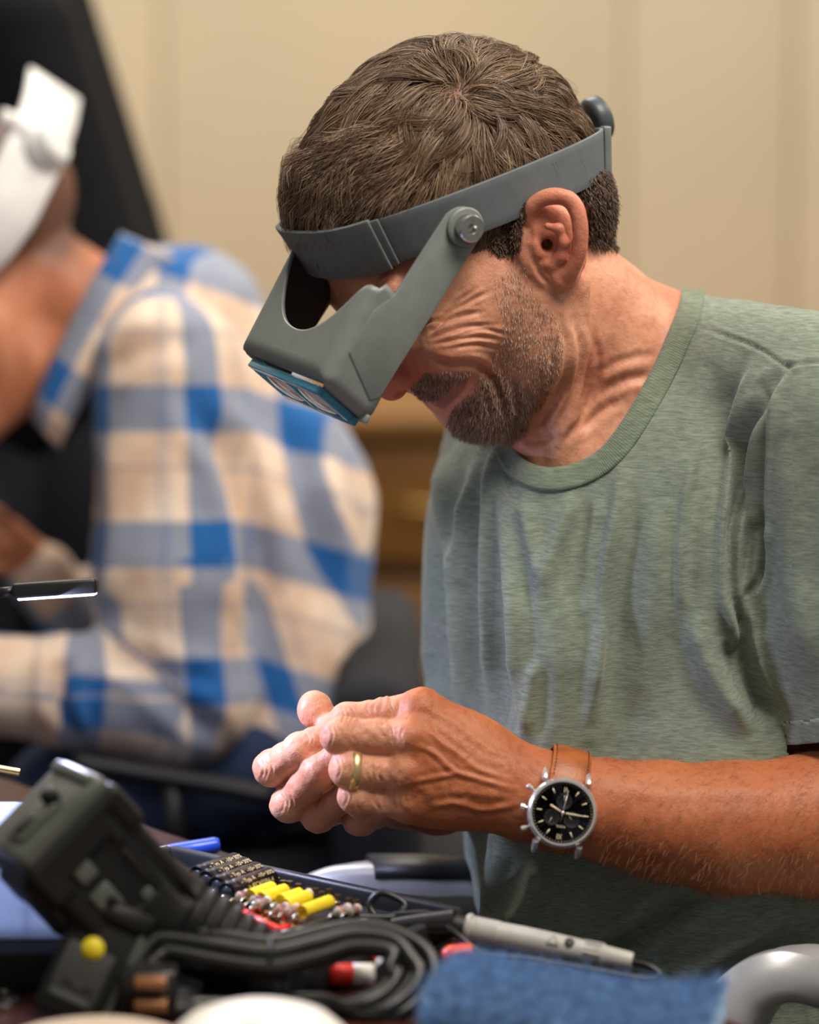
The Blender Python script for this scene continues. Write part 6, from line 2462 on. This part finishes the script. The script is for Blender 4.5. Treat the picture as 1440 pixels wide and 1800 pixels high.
# --- red jumper leads near the board and behind the loop
rl = thing('jumper_lead', 'red jumper wires tangled in front of the turret board', 'wire', on(470, 1650, 0))
for pts, rr in (([on(432, 1606, 0.016), on(456, 1620, 0.016), on(482, 1632, 0.014), on(510, 1640, 0.010)], 0.0030), ([on(462, 1642, 0.010), on(488, 1637, 0.012), on(512, 1632, 0.012), on(536, 1640, 0.008)], 0.0030), ([on(508, 1634, 0.010), on(522, 1644, 0.008), on(516, 1652, 0.006)], 0.0026)):
    link_mesh('wire', *g_tube(catmull(np.array(pts), 8), rr, 8), M_red, rl)
link_mesh('boot', *g_tube(np.array([on(456, 1646, 0.008), on(474, 1642, 0.010), on(490, 1638, 0.011)]), np.array([0.0045, 0.005, 0.0035]), 12), M_red, rl)
M_wht = mat('white_insulation', srgb(226, 222, 214), 0.4)
rc_ = thing('clip_lead', 'red and white clip lead seen through the cable loop', 'wire', on(580, 1712, 0))
pth_ = np.array([on(505, 1716, 0.006), on(545, 1712, 0.007), on(580, 1713, 0.008), on(620, 1712, 0.008), on(655, 1712, 0.007)])
for i in range(4):
    link_mesh('sleeve', *g_tube(pth_[i:i + 2], 0.0062, 12), (M_red, M_wht, M_red, M_wht)[i], rc_)
link_mesh('sleeve', *g_tube(np.array([on(655, 1690, 0.008), on(672, 1688, 0.008)]), 0.006, 12), M_red, rc_)
link_mesh('sleeve', *g_tube(np.array([on(676, 1694, 0.008), on(692, 1712, 0.007)]), 0.006, 12), M_wht, rc_)

# --- folded blue cloth with a fuzzy surface
M_cloth = mat('blue_fleece', srgb(104, 144, 190), 0.98, var=0.2, vscale=120, bump=0.8, bscale=500, spec=0.1, stretch=(1, 1, 2.5), Sheen_Weight=0.4)
zl0, zl1 = tz(1800), tz(1742)
cA, cB = onz(735, 1848, TABLE_Z), onz(1240, 1884, TABLE_Z)
cdx = unit(cB - cA)
cdy = np.array([-cdx[1], cdx[0], 0])
if cdy[1] < 0:
    cdy = -cdy
def cl_fn(u, v):
    # v runs up the front face, over the fold, back across the top
    H = 0.021
    s = v * 0.118
    prof_y = np.where(s < 0.02, 0.0, np.where(s < 0.04, 0.012 * (1 - np.cos((s - 0.02) / 0.02 * math.pi / 2)), 0.012 + (s - 0.04)))
    prof_z = np.where(s < 0.02, s / 0.02 * (H - 0.012), np.where(s < 0.04, H - 0.012 + 0.012 * np.sin((s - 0.02) / 0.02 * math.pi / 2), H))
    L = np.linalg.norm(cB - cA)
    P = cA + (u * L)[:, None] * cdx + (prof_y - 0.0)[:, None] * cdy + prof_z[:, None] * np.array([0, 0, 1.0])
    n = 0.0022 * vnoise(P, 0.03, 31) + 0.0012 * vnoise(P, 0.012, 32) + 0.004 * np.sin(u * 5.5 + 0.8) * (prof_z / H)
    P[:, 2] += n
    P[:, 1] += n * 0.6
    return P


CV_, CF_ = g_grid(cl_fn, 120, 60)
# side and back close it into a folded pad
nU, nV = 120, 60
clo = None
ring_ids = [i * nV for i in range(nU)] + [(nU - 1) * nV + k_ for k_ in range(1, nV)] + [i * nV + nV - 1 for i in range(nU - 2, -1, -1)] + [k_ for k_ in range(nV - 2, 0, -1)]
basepts = CV_[ring_ids].copy()
basepts[:, 2] = TABLE_Z + 0.0005
nb0 = len(CV_)
CV2 = np.vstack([CV_, basepts])
for i in range(len(ring_ids)):
    j = (i + 1) % len(ring_ids)
    CF_.append([ring_ids[j], ring_ids[i], nb0 + i, nb0 + j])
clo = link_mesh('cloth', CV2, CF_, M_cloth)
bm = bmesh.new(); bm.from_mesh(clo.data); bmesh.ops.recalc_face_normals(bm, faces=list(bm.faces)); bm.to_mesh(clo.data); bm.free()
tag(clo, 'folded fuzzy blue cloth lying at the near edge of the table', 'cloth')
# its nap
cN = vnormals(CV_, np.array(CF_[:(nU - 1) * (nV - 1)]))
if cN[:, 2].mean() < 0:
    cN = -cN
fi_ = rng.integers(0, len(CV_), 20000)
jit = rng.uniform(-0.0025, 0.0025, (len(fi_), 3))
fd = cN[fi_] * 0.8 + rng.normal(0, 0.55, (len(fi_), 3))
fl = rng.uniform(0.002, 0.0062, len(fi_))
tt4 = np.linspace(0, 1, 4)[None, :, None]
FPc = CV_[fi_][:, None] + jit[:, None] * np.array([1, 0.3, 0.3]) + fd[:, None] * fl[:, None, None] * tt4 + rng.normal(0, 0.001, (len(fi_), 1, 3)) * tt4 ** 2
cu = bpy.data.hair_curves.new('nap')
cu.add_curves([4] * len(fi_))
cu.points.foreach_set('position', (FPc - np.array(clo['_o'])).astype(np.float32).ravel())
cu.points.foreach_set('radius', np.tile(np.array([0.00015, 0.00014, 0.00011, 0.00006], np.float32), len(fi_)))
cu.materials.append(M_cloth)
nap = bpy.data.objects.new('nap', cu)
COL.objects.link(nap)
nap.parent = clo
nap['kind'] = 'stuff'

# --- white dome at the bottom edge and a crumpled clear bag of screws
wl = tz(1880)
bwl = thing('bowl', 'white rounded bowl upside down at the bottom edge of the photo', 'bowl', onz(455, 1890, TABLE_Z))
bc_ = onz(455, 1890, TABLE_Z)
autosmooth(link_mesh('shell', *g_lathe([(0.052, 0), (0.0545, 0.001), (0.055, 0.004), (0.0525, 0.012), (0.047, 0.022), (0.038, 0.030), (0.026, 0.0345), (0.014, 0.036), (0, 0.036)], frame_z(bc_, (0, 0, 1)), 48), mat('white_glaze', srgb(238, 234, 228), 0.35, var=0.02), bwl), 50)
link_mesh('print', *g_tube(catmull(np.array([bc_ + np.array([0.008 * math.cos(a), -0.02 + 0.004 * math.sin(a), 0.0355]) for a in np.linspace(0, 5, 10)]), 3), 0.0006, 5), mat('faint_print', srgb(150, 148, 150), 0.6), bwl)
plt = thing('lid', 'pale round lid at the bottom left corner', 'lid', onz(165, 1895, TABLE_Z))
autosmooth(link_mesh('shell', *g_lathe([(0.05, 0), (0.052, 0.002), (0.052, 0.014), (0.049, 0.018), (0.043, 0.019), (0, 0.019)], frame_z(onz(165, 1895, TABLE_Z), (0, 0, 1)), 48), mat('pale_lid', srgb(214, 196, 178), 0.4, var=0.04), plt), 40)
link_mesh('rim', *g_tube(np.array([onz(165, 1895, TABLE_Z) + np.array([0.0525 * math.cos(a), 0.0525 * math.sin(a), 0.012]) for a in np.linspace(0, 2 * math.pi, 48, endpoint=False)]), 0.002, 8, closed=True), mat('blue_rim', srgb(40, 70, 130), 0.4), plt)
bag = thing('plastic_bag', 'crumpled clear bag of small screws beside the stand leg', 'bag', on(210, 1768, 0))
def bag_fn(u, v):
    P = on(160, 1786, 0) + (u * 0.055)[:, None] * np.array([1.0, -0.1, 0]) + (v * 0.075)[:, None] * np.array([0.1, 1.0, 0])
    e_ = np.minimum(np.minimum(u, 1 - u), np.minimum(v, 1 - v))
    P[:, 2] += 0.003 + 0.012 * np.sqrt(np.clip(e_ * 2, 0, 1)) * (0.6 + 0.5 * vnoise(P, 0.009, 41)) + 0.002 * vnoise(P, 0.004, 42)
    return P


bo = link_mesh('film', *g_grid(bag_fn, 40, 44), M_clear, bag)
for i in range(7):
    p = on(170 + 12 * i, 1770 - 5 * (i % 3), 0.003)
    a = i * 1.3
    d_ = np.array([math.cos(a), math.sin(a), 0.1])
    autosmooth(link_mesh('screw', *g_lathe([(0, 0), (0.0026, 0), (0.0026, 0.0015), (0.0012, 0.002), (0.0012, 0.010), (0, 0.011)], frame_z(p, d_), 12), M_lead, bag), 40)
# --- brass rod and small bits behind the device, left edge
rz = tz(1600)
rb = on(-380, 1600, 0)
rod = thing('tool_stand', 'small stand whose thin brass arm reaches in at the left edge', 'stand', rb)
tip0 = W(U(-380, 1270, rz))
autosmooth(link_mesh('base', *g_lathe([(0, 0), (0.032, 0), (0.032, 0.010), (0.028, 0.014), (0, 0.015)], frame_z(rb, (0, 0, 1)), 28), M_blkp, rod), 40)
autosmooth(link_mesh('post', *g_tube(np.array([rb + [0, 0, 0.012], [rb[0], rb[1], tip0[2] + 0.02]]), 0.004, 12), M_lead, rod), 40)
autosmooth(link_mesh('brass_arm', *g_tube(np.array([[rb[0] - 0.02, rb[1], tip0[2] + 0.003], [rb[0], rb[1], tip0[2]], W(U(34, 1358, rz))]), 7 * SC, 12), M_brass, rod), 40)
autosmooth(link_mesh('clamp', *g_tube(np.array([[rb[0], rb[1] - 0.008, tip0[2]], [rb[0], rb[1] + 0.008, tip0[2]]]), 0.008, 14), M_lead, rod), 40)
for i, (x, y) in enumerate([(30, 1640), (14, 1748), (22, 1764), (8, 1775), (196, 1716), (222, 1752)]):
    bt = thing('metal_nut', ['tiny loose metal nut', 'tiny loose metal nut'][0] + [' by the clear box', ' left of the stand leg, topmost', ' left of the stand leg, middle one', ' left of the stand leg, lowest', ' right of the stand leg, upper one', ' right of the stand leg, lower one'][i], 'nut', on(x, y, 0), 'loose nuts on the table')
    pr2 = [(0.0018, 0), (0.0040, 0), (0.0042, 0.0006), (0.0042, 0.003), (0.0040, 0.0036), (0.0018, 0.0036), (0.0018, 0)]
    autosmooth(link_mesh('ring', *g_lathe(pr2, frame_z(on(x, y, 0.0002), (0, 0, 1)), 6), M_lead, bt), 20)
